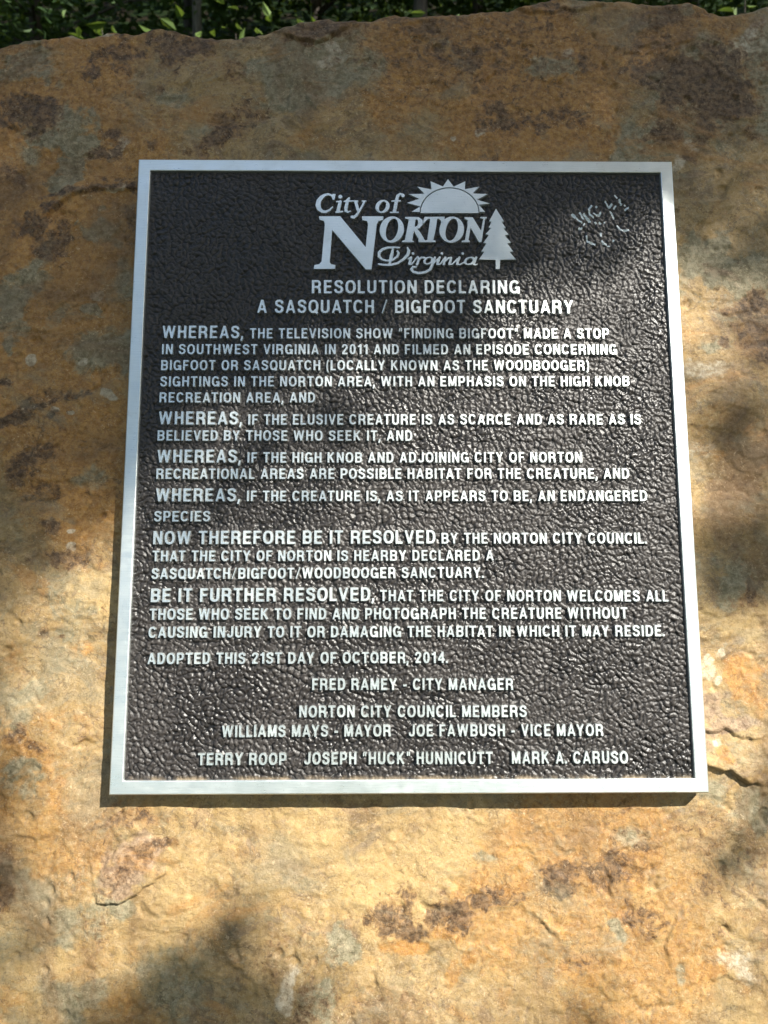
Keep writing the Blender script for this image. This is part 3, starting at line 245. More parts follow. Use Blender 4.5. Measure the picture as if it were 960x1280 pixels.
def paint_material():
    s = NT('dark_bronze_pebbled_paint', .3)
    c = s.coord()
    a = s.n('ShaderNodeVertexColor', layer_name='wear_and_shade'); sp = s.n('ShaderNodeSeparateColor'); s.t.links.new(a.outputs[0], sp.inputs[0])
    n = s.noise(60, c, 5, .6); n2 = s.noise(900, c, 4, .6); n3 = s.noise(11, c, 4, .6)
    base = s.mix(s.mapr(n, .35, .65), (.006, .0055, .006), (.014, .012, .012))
    base = s.mix(s.math('MULTIPLY', s.mapr(sp.outputs[1], .35, 1.), s.mapr(n3, .4, .6, .55, 1.)), base, (.042, .036, .033))  # groove shade painted into the base: dark grooves, paler high points
    base = s.mix(s.math('MULTIPLY', sp.outputs[2], s.mapr(n, .4, .62)), base, (.20, .15, .095))        # dust in the bottom edge
    scr = s.mapr(s.math('ADD', sp.outputs[0], s.math('MULTIPLY', s.math('SUBTRACT', n2, .5), .5)), .4, .7)
    base = s.mix(scr, base, (.62, .70, .74))
    s.set(s.p.inputs['Base Color'], base)
    s.set(s.p.inputs['Roughness'], s.math('ADD', s.mapr(n, .3, .7, .31, .42), s.mapr(n3, .38, .62, 0., .12)))
    s.p.inputs['Specular IOR Level'].default_value = .5
    s.bump(n2, .0002, .5)
    return s.mat

def leaf_material(name, c0, c1, trans=.35):
    s = NT(name, .6); s.p.inputs['Specular IOR Level'].default_value = .3
    oi = s.n('ShaderNodeObjectInfo'); g = s.n('ShaderNodeNewGeometry')
    base = s.mix(g.outputs['Random Per Island'], c0, c1)
    s.set(s.p.inputs['Base Color'], base)
    out = s.t.nodes['Material Output']
    tr = s.n('ShaderNodeBsdfTranslucent'); s.set(tr.inputs[0], s.mix(.5, base, (.16, .22, .02)))
    ms = s.n('ShaderNodeMixShader'); ms.inputs[0].default_value = trans
    s.t.links.new(s.p.outputs[0], ms.inputs[1]); s.t.links.new(tr.outputs[0], ms.inputs[2]); s.t.links.new(ms.outputs[0], out.inputs[0])
    return s.mat

def bark_material(name, c0, c1):
    s = NT(name, .9); c = s.coord()
    n = s.noise(1, s.mapping(c, (22, 22, 3.5)), 6, .65); n2 = s.noise(3, c, 4)
    base = s.mix(s.mapr(n, .35, .65), c0, c1); base = s.mix(s.mapr(n2, .5, .65, 0, .5), base, (.10, .11, .08))
    s.set(s.p.inputs['Base Color'], base); s.bump(n, .02, .8); return s.mat

def ground_material():
    s = NT('forest_floor', 1.); s.p.inputs['Specular IOR Level'].default_value = .05; c = s.coord()
    n = s.noise(1.2, c, 6, .6); n2 = s.noise(28, c, 5, .7)
    base = s.mix(s.mapr(n2, .4, .6), (.011, .009, .006), (.022, .018, .011))
    base = s.mix(s.mapr(n, .4, .52), base, (.010, .019, .006))
    s.set(s.p.inputs['Base Color'], base); s.bump(n2, .03, .8); return s.mat

M_STONE = stone_material(); M_METAL = metal_material(); M_PAINT = paint_material()
M_LEAF = leaf_material('summer_leaf', (.028, .06, .012), (.055, .10, .022))
M_FAR = leaf_material('woodland_leaf', (.018, .045, .009), (.04, .085, .016), .25)
M_LEAF2 = leaf_material('bright_shrub_leaf', (.06, .11, .02), (.13, .19, .05))
M_NEEDLE = leaf_material('hemlock_needles', (.02, .05, .012), (.045, .085, .022), .2)
M_BARK = bark_material('grey_bark', (.07, .067, .056), (.16, .152, .13)); M_BARK2 = bark_material('dark_bark', (.035, .028, .022), (.09, .075, .06))
M_GROUND = ground_material()

# ---------------------------------------------------------------- ground
def ground_z(x, y):
    d = np.maximum(y - 7, 0)
    return .62 * d * sstep(0, 14, d) + .12 * perlin(x * .3, y * .3, 3) * sstep(1.5, 4, np.hypot(x, y))
gx = np.concatenate([np.linspace(-220, -16, 18), np.linspace(-14, 14, 90), np.linspace(16, 220, 18)])
gy = np.concatenate([np.linspace(-220, -16, 18), np.linspace(-14, 30, 120), np.linspace(34, 220, 20)])
X, Y = np.meshgrid(gx, gy)
Z = ground_z(X, np.minimum(Y, 60))
o = mesh_np('ground', np.stack([X, Y, Z], -1).reshape(-1, 3), [grid_faces(*X.shape)], M_GROUND)
tag(o, kind='structure')

# ---------------------------------------------------------------- the slab
PX = np.array(PROFILE)
def v_top(u):
    inside = np.interp(u, PX[:, 0], PX[:, 1])
    left = PX[0, 1] - .35 * np.maximum(PX[0, 0] - u, 0) ** 1.25 + .02 * perlin(u * 7, u * 0 + 3.3, 5) * (u < PX[0, 0])
    right = PX[-1, 1] - .5 * np.maximum(u - PX[-1, 0], 0) ** 1.35 + .02 * perlin(u * 7, u * 0 + 9.3, 6) * (u > PX[-1, 0])
    out = np.where(u < PX[0, 0], left, np.where(u > PX[-1, 0], right, inside))
    return out + .0022 * perlin(u * 45, u * 0 + 1.1, 8) + .0012 * perlin(u * 130, u * 0 + 5.1, 9)

Z0 = -.019
def seg_dist(u, v, pts):
    best = np.full(u.shape, 1e9); side = np.zeros(u.shape)
    for (ax, ay), (bx, by) in zip(pts[:-1], pts[1:]):
        dx, dy = bx - ax, by - ay; L = dx * dx + dy * dy + 1e-12
        t = np.clip(((u - ax) * dx + (v - ay) * dy) / L, 0, 1)
        qx, qy = u - ax - t * dx, v - ay - t * dy
        d = np.hypot(qx, qy); sd = (dx * (v - ay) - dy * (u - ax))
        m_ = d < best; best = np.where(m_, d, best); side = np.where(m_, sd, side)
    return best, side

def relief(u, v):
    """height of the split sandstone face above its mean plane, in metres"""
    wu = u + .012 * fbm(u * 9, v * 9, 31, 3); wv = v + .012 * fbm(u * 9 + 5, v * 9, 37, 3)
    z = .0075 * fbm(u * 1.7, v * 1.7, 11, 2) + .0016 * fbm(wu * 9, wv * 9, 12, 4)
    # thin layers flaked away: soft terraces with crisp uneven rims
    t = fbm(wu * 5.2, wv * 6.4, 14, 5, .55) * 5.0
    fl = np.floor(t); fr = t - fl
    z = z + .0011 * (fl + sstep(.38, .62, fr)) * 1.0
    t2 = fbm(wu * 15 + 3, wv * 19, 15, 4, .6) * 3.2
    z = z + .0006 * (np.floor(t2) + sstep(.42, .58, t2 - np.floor(t2)))
    z = z + .00062 * fbm(wu * 42, wv * 50, 16, 4, .62)
    z = z + .00035 * np.abs(fbm(u * 130, v * 130, 18, 2))
    pit = fbm(u * 48 + 5, v * 48, 21, 2); z = z - .0022 * sstep(.40, .56, pit) * sstep(-.1, .2, fbm(u * 4, v * 4, 23, 2))
    return z

def ledges(u, v):
    z = np.zeros(u.shape)
    ju = u + .0034 * fbm(u * 60, v * 60, 41, 4, .6); jv = v + .0034 * fbm(u * 70 + 9, v * 70, 43, 3, .6)
    for pts, h, w in LEDGES:
        pts = np.array(pts); lo = pts.min(0) - w - .02; hi = pts.max(0) + w + .02
        m_ = (u > lo[0]) & (u < hi[0]) & (v > lo[1]) & (v < hi[1])
        if not m_.any(): continue
        d, side = seg_dist(ju[m_], jv[m_], pts)
        # rises on the upper side of the line (line runs left to right), breaks off sharply across it
        # and fades towards the line's two ends
        e0 = np.hypot(u[m_] - pts[0][0], v[m_] - pts[0][1]); e1 = np.hypot(u[m_] - pts[-1][0], v[m_] - pts[-1][1])
        ends = sstep(0, w * .8, np.minimum(e0, e1) + .0012)
        s_ = np.sign(side) * d
        z[m_] += h * sstep(-.0009, .0009, s_) * np.clip(1 - d / w, 0, 1) ** 1.3 * ends
        z[m_] -= abs(h) * .35 * np.exp(-(d / .0014) ** 2) * ends
    return z

nu_d = 640; nv_d = 760
uu = np.concatenate([np.linspace(-1.35, -.50, 60)[:-1], np.linspace(-.50, -.44, 20)[:-1], np.linspace(-.44, .41, nu_d), np.linspace(.41, .47, 20)[1:], np.linspace(.47, 1.25, 60)[1:]])
tv = np.concatenate([np.linspace(-1.62, -.60, 70)[:-1], np.linspace(-.60, -.52, 20)[:-1], np.linspace(-.52, .40, nv_d - 70)])
vt = v_top(uu)
rows_u = []; rows_v = []; rows_z = []
U0, V0 = np.meshgrid(uu, tv)
low = vt[None, :] < .43
V0 = np.where(low & (V0 > -.5), -.5 + (V0 + .5) * (vt[None, :] - .03 + .5) / .9, V0)
k = np.linspace(0, 1, 75)[1:, None]
vstart = V0[-1][None, :]
V1 = vstart + (vt[None, :] - vstart) * k
U1 = np.repeat(uu[None, :], len(k), 0)
U = np.concatenate([U0, U1]); V = np.concatenate([V0, V1])
print('grid', U.shape)
Zr = relief(U, V) + ledges(U, V)
# the mason's flat seat behind the plaque keeps it from touching
din = np.maximum(np.abs(U) - .27, np.abs(V) - .308)
cap = .0060 + np.clip(din, 0, 1) * .25
zmean = Zr[(np.abs(U) < .3) & (np.abs(V) < .34)].mean()
Zr = Zr - zmean
Zr = np.where(din < .03, np.where(Zr > cap, cap, Zr), Zr)
# broken lip along the top
dt = vt[None, :] - V
lipw = .010 + .008 * perlin(U * 14, U * 0 + 2, 71)
lip = np.clip(1 - dt / np.maximum(lipw, .003), 0, 1)
Zr = Zr - lip ** 2 * (.010 + .006 * perlin(U * 20, V * 20, 72))
# sides taper away
Zr = Zr - .12 * sstep(.0, 1., np.clip((np.abs(U + .05) - 1.0) / .3, 0, 1))
front = np.stack([U, V, Z0 + Zr], -1)
# over the top and down the back
nb = 26
back = []
for j in range(1, nb + 1):
    f = j / nb
    if f < .6:
        g = f / .6; zz = -.02 - .36 * g
        vv = vt + .018 * perlin(uu * 6, uu * 0 + g * 4, 81) * g - .05 * g ** 3 + .004 * perlin(uu * 40, uu * 0 + g * 12, 82)
    else:
        g = (f - .6) / .4; zz = -.38 - .02 * np.sin(g * 3)
        vv = vt - .07 - (vt + 1.55) * g
    back.append(np.stack([uu, vv, Z0 + zz + .01 * perlin(uu * 8, uu * 0 + f * 6, 83)], -1))
allv = np.concatenate([front, np.array(back)])
ny, nx = allv.shape[:2]
fc = grid_faces(ny, nx)
# close the two ends with fans
ev = allv.reshape(-1, 3)
caps = []
vl = len(ev); cen = np.array([[uu[0] - .06, -.5, -.2], [uu[-1] + .06, -.5, -.2]])
ev = np.concatenate([ev, cen])
idx = np.arange(ny)
for k_, cidx in ((0, vl), (nx - 1, vl + 1)):
    a = idx * nx + k_; b = np.roll(a, -1)
    f = np.stack([a, b, np.full(ny, cidx)], -1)
    caps.append(f if k_ else f[:, ::-1])
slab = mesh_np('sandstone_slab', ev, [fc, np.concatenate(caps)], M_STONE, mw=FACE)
tag(slab, 'upright rust and tan sandstone slab carrying the plaque, broken along its top edge', 'rock')
# mineral stains
UU = np.concatenate([U.ravel(), np.tile(uu, nb), [0, 0]]); VV = np.concatenate([V.ravel(), np.array(back)[..., 1].ravel() + 3, [0, 0]])
big = fbm(UU * 3.2, VV * 3.2, 51, 4); big2 = fbm(UU * 4.1 + 7, VV * 4.1, 55, 5, .6); big3 = fbm(UU * 6.5, VV * 6.5 + 3, 59, 5, .6)
masks = {c: np.zeros(len(UU)) for c in 'rdgpyo'}
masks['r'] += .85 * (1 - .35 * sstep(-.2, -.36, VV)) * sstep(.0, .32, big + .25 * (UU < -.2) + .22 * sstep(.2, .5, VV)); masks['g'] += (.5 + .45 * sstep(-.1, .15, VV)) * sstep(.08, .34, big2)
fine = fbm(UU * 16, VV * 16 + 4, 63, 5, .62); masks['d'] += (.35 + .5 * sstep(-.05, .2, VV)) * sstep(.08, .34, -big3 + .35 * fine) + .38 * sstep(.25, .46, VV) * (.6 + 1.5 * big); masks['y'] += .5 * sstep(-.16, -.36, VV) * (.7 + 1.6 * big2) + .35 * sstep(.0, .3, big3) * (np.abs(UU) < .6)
warp1 = fbm(UU * 22, VV * 22, 61, 5, .62); warp2 = fbm(UU * 22 + 31, VV * 22, 66, 5, .62); edge = fbm(UU * 60, VV * 60, 68, 3, .6)
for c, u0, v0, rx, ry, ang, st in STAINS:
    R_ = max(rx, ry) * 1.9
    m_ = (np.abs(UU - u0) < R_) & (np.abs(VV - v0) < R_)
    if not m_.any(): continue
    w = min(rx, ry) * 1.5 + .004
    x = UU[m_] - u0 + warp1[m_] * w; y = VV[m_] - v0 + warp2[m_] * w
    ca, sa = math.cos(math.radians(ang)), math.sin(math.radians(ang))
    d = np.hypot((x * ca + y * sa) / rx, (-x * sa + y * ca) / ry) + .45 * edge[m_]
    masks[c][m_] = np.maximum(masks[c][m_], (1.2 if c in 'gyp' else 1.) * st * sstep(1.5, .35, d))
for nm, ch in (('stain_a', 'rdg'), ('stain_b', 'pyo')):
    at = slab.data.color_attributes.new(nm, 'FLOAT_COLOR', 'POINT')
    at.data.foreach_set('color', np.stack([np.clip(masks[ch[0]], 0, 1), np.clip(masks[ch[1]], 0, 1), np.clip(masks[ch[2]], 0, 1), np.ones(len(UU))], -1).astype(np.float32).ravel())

# ---------------------------------------------------------------- the plaque
PW, PH, BORDER, DEPTH, RECESS = .5334, .6082, .0120, .0138, .0030
plaque = empty('memorial_plaque', mat=FACE)
tag(plaque, 'dark bronze city resolution plaque with raised lettering and brushed silver rim on the sandstone slab', 'plaque')

def ring_frame():
    o_, i_ = (PW / 2, PH / 2), (PW / 2 - BORDER, PH / 2 - BORDER)
    b = .0008
    prof = [(-.0010, -DEPTH), (-.0003, -b * 1.6), (b * .3, -b * .5), (b, 0), (BORDER - b, 0), (BORDER - b * .25, -b * .4), (BORDER, -b * 1.5), (BORDER + .0003, -RECESS - .0015)]
    V_, F_ = [], []
    n = 40
    for d, z in prof:
        hw, hh = PW / 2 - d, PH / 2 - d
        for (x0, y0), (x1, y1) in (((-hw, -hh), (hw, -hh)), ((hw, -hh), (hw, hh)), ((hw, hh), (-hw, hh)), ((-hw, hh), (-hw, -hh))):
            for i in range(n):
                t = i / n; V_.append((x0 + (x1 - x0) * t, y0 + (y1 - y0) * t, z))
    m_ = 4 * n
    for r in range(len(prof) - 1):
        for i in range(m_):
            j = (i + 1) % m_; F_.append((r * m_ + i, r * m_ + j, (r + 1) * m_ + j, (r + 1) * m_ + i))
    return mesh_np('frame', V_, [F_], M_METAL, plaque, smooth=False)
frame = ring_frame(); tag(frame, 'flat brushed silver rim')
hw, hh = PW / 2 - .0012, PH / 2 - .0012
bv = [(x, y, z) for z in (-DEPTH + .0006, -RECESS - .0016) for x, y in ((-hw + .008, -hh + .008), (hw - .008, -hh + .008), (hw - .008, hh - .008), (-hw + .008, hh - .008))]
mesh_np('back_plate', bv, [[(3, 2, 1, 0), (4, 5, 6, 7), (0, 1, 5, 4), (1, 2, 6, 5), (2, 3, 7, 6), (3, 0, 4, 7)]], M_METAL, plaque, smooth=False)

def panel():
    hw, hh = PW / 2 - BORDER - .0001, PH / 2 - BORDER - .0001
    step = .00082; nx = int(2 * hw / step); ny = int(2 * hh / step)
    def band(l0, l1, seed, ax=1., ang=0.):
        r = np.random.default_rng(seed).standard_normal((ny, nx)); F = np.fft.rfft2(r)
        fy = np.fft.fftfreq(ny, 2 * hh / ny)[:, None]; fx = np.fft.rfftfreq(nx, 2 * hw / nx)[None, :]
        ca, sa = math.cos(ang), math.sin(ang)
        k = np.hypot((fx * ca + fy * sa), (-fx * sa + fy * ca) * ax)
        c0 = math.sqrt(1 / l0 / l1); F *= np.exp(-(np.log((k + 1e-6) / c0) / math.log(l0 / l1) * 2.2) ** 2)
        g = np.fft.irfft2(F, s=(ny, nx)); return g / g.std()
    g = band(.0138, .0086, 1, .75, math.radians(-50)); g2 = band(.0090, .0053, 2, .8, math.radians(-50)); g3 = band(.004, .0024, 3)
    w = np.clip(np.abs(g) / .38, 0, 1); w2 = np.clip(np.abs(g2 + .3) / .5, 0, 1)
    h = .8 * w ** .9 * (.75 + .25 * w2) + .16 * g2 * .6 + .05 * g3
    h = (h - h.mean()) / h.std()
    h = np.tanh(h * .75)
    x = np.linspace(-hw, hw, nx); y = np.linspace(-hh, hh, ny); X, Y = np.meshgrid(x, y)
    edge = np.minimum(hw - np.abs(X), hh - np.abs(Y)); fade = sstep(0, .0018, edge)
    Zp = -RECESS + .00118 * h * fade
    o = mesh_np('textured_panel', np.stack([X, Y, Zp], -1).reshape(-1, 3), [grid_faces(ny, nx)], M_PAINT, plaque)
    scr = np.zeros(X.shape)
    for w_, pts in SCRATCH:
        pts = np.array(pts) / 1000; r = w_ / 1000 * .65
        lo = pts.min(0) - .004; hi = pts.max(0) + .004
        m_ = (X > lo[0]) & (X < hi[0]) & (Y > lo[1]) & (Y < hi[1])
        d, _ = seg_dist(X[m_], Y[m_], pts); scr[m_] = np.maximum(scr[m_], np.clip(1 - (d - r) / .0009, 0, 1))
    dust = sstep(.0045, .0, Y + hh) * .9
    at = o.data.color_attributes.new('wear_and_shade', 'FLOAT_COLOR', 'POINT')
    at.data.foreach_set('color', np.stack([scr, np.clip(w * (.6 + .4 * w2) + .12 * g2, 0, 1), dust, np.ones_like(h)], -1).astype(np.float32).ravel())  # scratches, painted groove shade (low in the grooves), dust
    return o
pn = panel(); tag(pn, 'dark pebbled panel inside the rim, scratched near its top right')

# ---------------------------------------------------------------- lettering
def rcap(P, a, b, ra, rb):
    d = b - a; L = d @ d + 1e-12
    t = np.clip(((P - a) @ d) / L, 0, 1)
    return np.hypot(*(P - a - t[..., None] * d).transpose(2, 0, 1)) - (ra + (rb - ra) * t)

def sd_stroke(P, pts, butt=False):
    pts = np.array(pts, float); out = np.full(P.shape[:2], 1e9); n = len(pts) - 1
    closed = np.hypot(*(pts[0, :2] - pts[-1, :2])) < 1e-6
    for i in range(n):
        a, b = pts[i, :2], pts[i + 1, :2]
        s = rcap(P, a, b, pts[i, 2], pts[i + 1, 2])
        if butt and not closed:
            d = (b - a) / (np.hypot(*(b - a)) + 1e-12)
            if i == 0: s = np.maximum(s, -((P - a) @ d))
            if i == n - 1: s = np.maximum(s, (P - b) @ d)
        out = np.minimum(out, s)
    return out

def sd_poly(P, pts):
    pts = np.array(pts, float); n = len(pts); d = np.full(P.shape[:2], 1e9); ins = np.zeros(P.shape[:2], bool)
    x, y = P[..., 0], P[..., 1]
    for i in range(n):
        a, b = pts[i], pts[(i + 1) % n]
        d = np.minimum(d, rcap(P, a, b, 0, 0))
        if a[1] != b[1]:
            c_ = ((a[1] > y) != (b[1] > y)) & (x < (b[0] - a[0]) * (y - a[1]) / (b[1] - a[1]) + a[0]); ins ^= c_
    return np.where(ins, -d, d)

def contours(F, x0, y0, st):
    """closed iso lines of F=0 (inside negative), counter-clockwise round the solid"""
    ny, nx = F.shape; S = F < 0
    code = S[:-1, :-1] * 1 + S[:-1, 1:] * 2 + S[1:, 1:] * 4 + S[1:, :-1] * 8
    nxt = {}
    def pt(e):
        k_, i, j = e
        if k_ == 0: a, b = F[i, j], F[i, j + 1]; t = a / (a - b); return (x0 + (j + t) * st, y0 + i * st)
        a, b = F[i, j], F[i + 1, j]; t = a / (a - b); return (x0 + j * st, y0 + (i + t) * st)
    tab = {1: [(0, 3)], 2: [(1, 0)], 4: [(2, 1)], 8: [(3, 2)], 3: [(1, 3)], 6: [(2, 0)], 12: [(3, 1)], 9: [(0, 2)],
           14: [(3, 0)], 13: [(0, 1)], 11: [(1, 2)], 7: [(2, 3)], 5: [(0, 3), (2, 1)], 10: [(1, 0), (3, 2)]}
    for i, j in zip(*np.nonzero((code > 0) & (code < 15))):
        E = [(0, i, j), (1, i, j + 1), (0, i + 1, j), (1, i, j)]
        for a, b in tab[int(code[i, j])]: nxt[E[a]] = E[b]
    loops = []
    while nxt:
        s0 = next(iter(nxt)); e = s0; lp = []
        while e in nxt:
            lp.append(pt(e)); e = nxt.pop(e)
        if len(lp) > 6: loops.append(np.array(lp))
    return loops

def simplify(lp, tol):
    n = len(lp); far = int(np.argmax(np.hypot(*(lp - lp[0]).T)))
    def dp(a):
        keep = np.zeros(len(a), bool); keep[0] = keep[-1] = True; stack = [(0, len(a) - 1)]
        while stack:
            i, j = stack.pop()
            if j - i < 2: continue
            d = a[j] - a[i]; L = np.hypot(*d) + 1e-12; q = a[i + 1:j] - a[i]
            dist = np.abs(q[:, 0] * d[1] - q[:, 1] * d[0]) / L; k_ = int(np.argmax(dist))
            if dist[k_] > tol: k_ += i + 1; keep[k_] = True; stack += [(i, k_), (k_, j)]
        return a[keep]
    a = dp(lp[:far + 1]); b = dp(np.concatenate([lp[far:], lp[:1]]))
    out = np.concatenate([a[:-1], b[:-1]])
    return out if len(out) > 3 else lp

def solid(loops, bev, unit, draft=.06):
    """raised relief from flat outlines: loops in own units; z 1 = face of the letter, 0 = foot. returns verts, tris, quads"""
    V_, T_, Q_ = [], [], []; tops = []
    for lp in loops:
        n = len(lp); e = np.roll(lp, -1, 0) - lp; e /= (np.hypot(e[:, 0], e[:, 1])[:, None] + 1e-12)
        nm = np.stack([e[:, 1], -e[:, 0]], 1); vn = nm + np.roll(nm, 1, 0); vn /= (np.hypot(vn[:, 0], vn[:, 1])[:, None] + 1e-9)
        cosh = np.clip((vn * nm).sum(1), .5, 1)[:, None]; vn = vn / cosh
        s0 = len(V_)
        for off, z in ((draft, 0.), (0., 1 - bev * 1.2), (-bev * .35 * unit, 1 - bev * .35), (-bev * unit, 1.)):
            for p in lp + vn * off: V_.append((p[0], p[1], z))
        for r in range(3):
            for i in range(n):
                j = (i + 1) % n; Q_.append((s0 + r * n + i, s0 + r * n + j, s0 + (r + 1) * n + j, s0 + (r + 1) * n + i))
        tops.append((s0 + 3 * n, n))
    def area(l): return .5 * float(np.sum(l[:, 0] * np.roll(l[:, 1], -1) - np.roll(l[:, 0], -1) * l[:, 1]))
    def inside(p, l):
        x, y = l[:, 0], l[:, 1]; x2, y2 = np.roll(x, -1), np.roll(y, -1); cr = (y > p[1]) != (y2 > p[1])
        return int(np.sum(cr & (p[0] < (x2 - x) * (p[1] - y) / np.where(cr, y2 - y, 1) + x))) % 2 == 1
    outer = [i for i, l in enumerate(loops) if area(l) > 0]
    for oi in outer:
        mine = [oi] + [i for i, l in enumerate(loops) if area(l) < 0 and inside(l[0], loops[oi]) and not any(
            oj != oi and area(loops[oj]) < area(loops[oi]) and inside(l[0], loops[oj]) for oj in outer)]
        flat = []; pl = []
        for k_ in mine:
            s0, n = tops[k_]; flat += list(range(s0, s0 + n)); pl.append([Vector((V_[i][0], V_[i][1], 0)) for i in range(s0, s0 + n)])
        for t in tessellate_polygon(pl):
            a, b, c = (flat[i] for i in t)
            A_, B_, C_ = V_[a], V_[b], V_[c]
            if (B_[0] - A_[0]) * (C_[1] - A_[1]) - (B_[1] - A_[1]) * (C_[0] - A_[0]) < 0: b, c = c, b
            T_.append((a, b, c))
    return np.array(V_), np.array(T_), np.array(Q_)

# a plain rounded grotesque: strokes on a cap height of 1
r = .1
def arc(cx, cy, rx, ry, a0, a1, n=14, pw=2.35):
    out = []
    for i in range(n + 1):
        a = math.radians(a0 + (a1 - a0) * i / n); c_, s_ = math.cos(a), math.sin(a)
        q = (abs(c_) ** pw + abs(s_) ** pw) ** (-1 / pw); out.append((cx + rx * c_ * q, cy + ry * s_ * q))
    return out
def glyphs():
    g = {}
    b = 1 - .085; h = .085
    T = lambda *p: list(p)
    g['A'] = (.80, [T((.10, 0), (.40, 1)), T((.70, 0), (.40, 1)), T((.22, .29), (.58, .29))])
    g['B'] = (.70, [T((r, 0), (r, 1)), [(r, b)] + arc(.40, .715, .20, .20, 90, -90, 8) + [(r, .515)], [(r, .515)] + arc(.40, .30, .21, .215, 90, -90, 8) + [(r, h)]])
    g['C'] = (.76, [arc(.38, .5, .285, .41, 32, 328, 24)])
    g['D'] = (.72, [T((r, 0), (r, 1)), [(r, b)] + arc(.32, .5, .30, .415, 90, -90, 16) + [(r, h)]])
    g['E'] = (.62, [T((r, 0), (r, 1)), T((r, b), (.61, b)), T((r, .52), (.56, .52)), T((r, h), (.62, h))])
    g['F'] = (.58, [T((r, 0), (r, 1)), T((r, b), (.58, b)), T((r, .50), (.52, .50))])
    g['G'] = (.80, [arc(.39, .5, .29, .41, 35, 300, 24) + [(.60, .22), (.69, .30)], T((.70, 0), (.70, .46)), T((.42, .44), (.78, .44))])
    g['H'] = (.70, [T((r, 0), (r, 1)), T((.60, 0), (.60, 1)), T((r, .52), (.60, .52))])
    g['I'] = (.21, [T((.105, 0), (.105, 1))])
    g['J'] = (.60, [[(.50, 1), (.50, .30)] + arc(.30, .30, .20, .21, 0, -180, 12)])
    g['K'] = (.74, [T((r, 0), (r, 1)), T((.62, 1), (.16, .42)), T((.28, .58), (.64, 0))])
    g['L'] = (.56, [T((r, 0), (r, 1)), T((r, h), (.56, h))])
    g['M'] = (.84, [T((r, 0), (r, 1)), T((.74, 0), (.74, 1)), T((.14, 1), (.42, .05)), T((.70, 1), (.42, .05))])
    g['N'] = (.72, [T((r, 0), (r, 1)), T((.62, 0), (.62, 1)), T((.13, .98), (.59, .02))])
    g['O'] = (.80, [arc(.40, .5, .30, .415, 0, 360, 32)])
    g['P'] = (.67, [T((r, 0), (r, 1)), [(r, b)] + arc(.38, .67, .205, .245, 90, -90, 10) + [(r, .425)]])
    g['Q'] = (.80, [arc(.40, .5, .30, .415, 0, 360, 32), T((.46, .26), (.74, -.02))])
    g['R'] = (.73, [T((r, 0), (r, 1)), [(r, b)] + arc(.40, .70, .205, .215, 90, -90, 10) + [(r, .485)], T((.42, .50), (.60, .34), (.62, 0))])
    g['S'] = (.70, [[(.60, .69), (.565, .83), (.46, .905), (.34, .915), (.21, .895), (.12, .81), (.115, .70), (.18, .60), (.34, .535), (.50, .475), (.59, .38), (.595, .25), (.52, .13), (.40, .085), (.29, .085), (.17, .13), (.10, .235), (.095, .33)]])
    g['T'] = (.68, [T((.34, 0), (.34, 1)), T((0, b), (.68, b))])
    g['U'] = (.70, [[(r, 1), (r, .32)] + arc(.35, .33, .25, .245, 180, 360, 14) + [(.60, 1)]])
    g['V'] = (.74, [T((.09, 1), (.37, .02)), T((.65, 1), (.37, .02))])
    g['W'] = (1.08, [T((.09, 1), (.29, .02)), T((.54, 1), (.29, .02)), T((.54, 1), (.79, .02)), T((.99, 1), (.79, .02))])
    g['Y'] = (.76, [T((.09, 1), (.38, .42)), T((.67, 1), (.38, .42)), T((.38, 0), (.38, .45))])
    g['X'] = (.74, [T((.1, 1), (.64, 0)), T((.64, 1), (.1, 0))])
    g['0'] = (.62, [arc(.31, .5, .215, .415, 0, 360, 28)])
    g['1'] = (.42, [T((.31, 0), (.31, 1)), T((.30, .93), (.20, .80), (.02, .76))])
    g['2'] = (.62, [[(.10, .66), (.12, .80), (.21, .90), (.33, .915), (.45, .88), (.52, .78), (.52, .66), (.45, .54), (.25, .32), (.12, .10)], T((.05, h), (.60, h))])
    g['4'] = (.66, [T((.46, 0), (.46, 1)), T((.46, .95), (.08, .34)), T((.02, .29), (.66, .29))])
    g[','] = (.22, [T((.12, .20), (.12, .0)), T((.13, .06), (.03, -.20))])
    g['.'] = (.21, [T((.105, 0), (.105, .20))])
    g['-'] = (.36, [T((0, .40), (.36, .40))])
    g['/'] = (.44, [T((.03, -.02), (.40, 1.02))])
    g['('] = (.28, [[(.25, 1.03), (.12, .8), (.08, .4), (.13, .02), (.25, -.20)]])
    g[')'] = (.28, [[(.03, 1.03), (.16, .8), (.20, .4), (.15, .02), (.03, -.20)]])
    g['“'] = (.38, [T((.09, .66), (.09, .84)), T((.07, .80), (.15, 1.0)), T((.28, .66), (.28, .84)), T((.26, .80), (.34, 1.0))])
    g['"'] = (.34, [T((.08, 1), (.08, .68)), T((.26, 1), (.26, .68))])
    thin = {'-': .085, '/': .055, '(': .07, ')': .07, '“': .065, '"': .07, ',': .085, '.': .105}
    out = {}
    st = .022
    for ch, (w, strokes) in g.items():
        x = np.arange(-.14, w + .16, st); y = np.arange(-.36, 1.18, st); P = np.stack(np.meshgrid(x, y), -1)
        F = np.full(P.shape[:2], 1e9)
        for s_ in strokes:
            pts = []
            n = len(s_)
            for i, (px_, py_) in enumerate(s_):
                a_ = s_[max(i - 1, 0)]; c_ = s_[min(i + 1, n - 1)]
                dx, dy = c_[0] - a_[0], c_[1] - a_[1]; L = math.hypot(dx, dy) + 1e-9
                rad = thin.get(ch, .105 * abs(dy / L) ** 1.5 + .087 * (1 - abs(dy / L) ** 1.5))
                if ch in 'MWNVAKY14' and .12 < abs(dx / L) < .95: rad = .092
                pts.append((px_, py_, rad))
            F = np.minimum(F, sd_stroke(P, pts, True))
        F = np.maximum(F, -1e9)
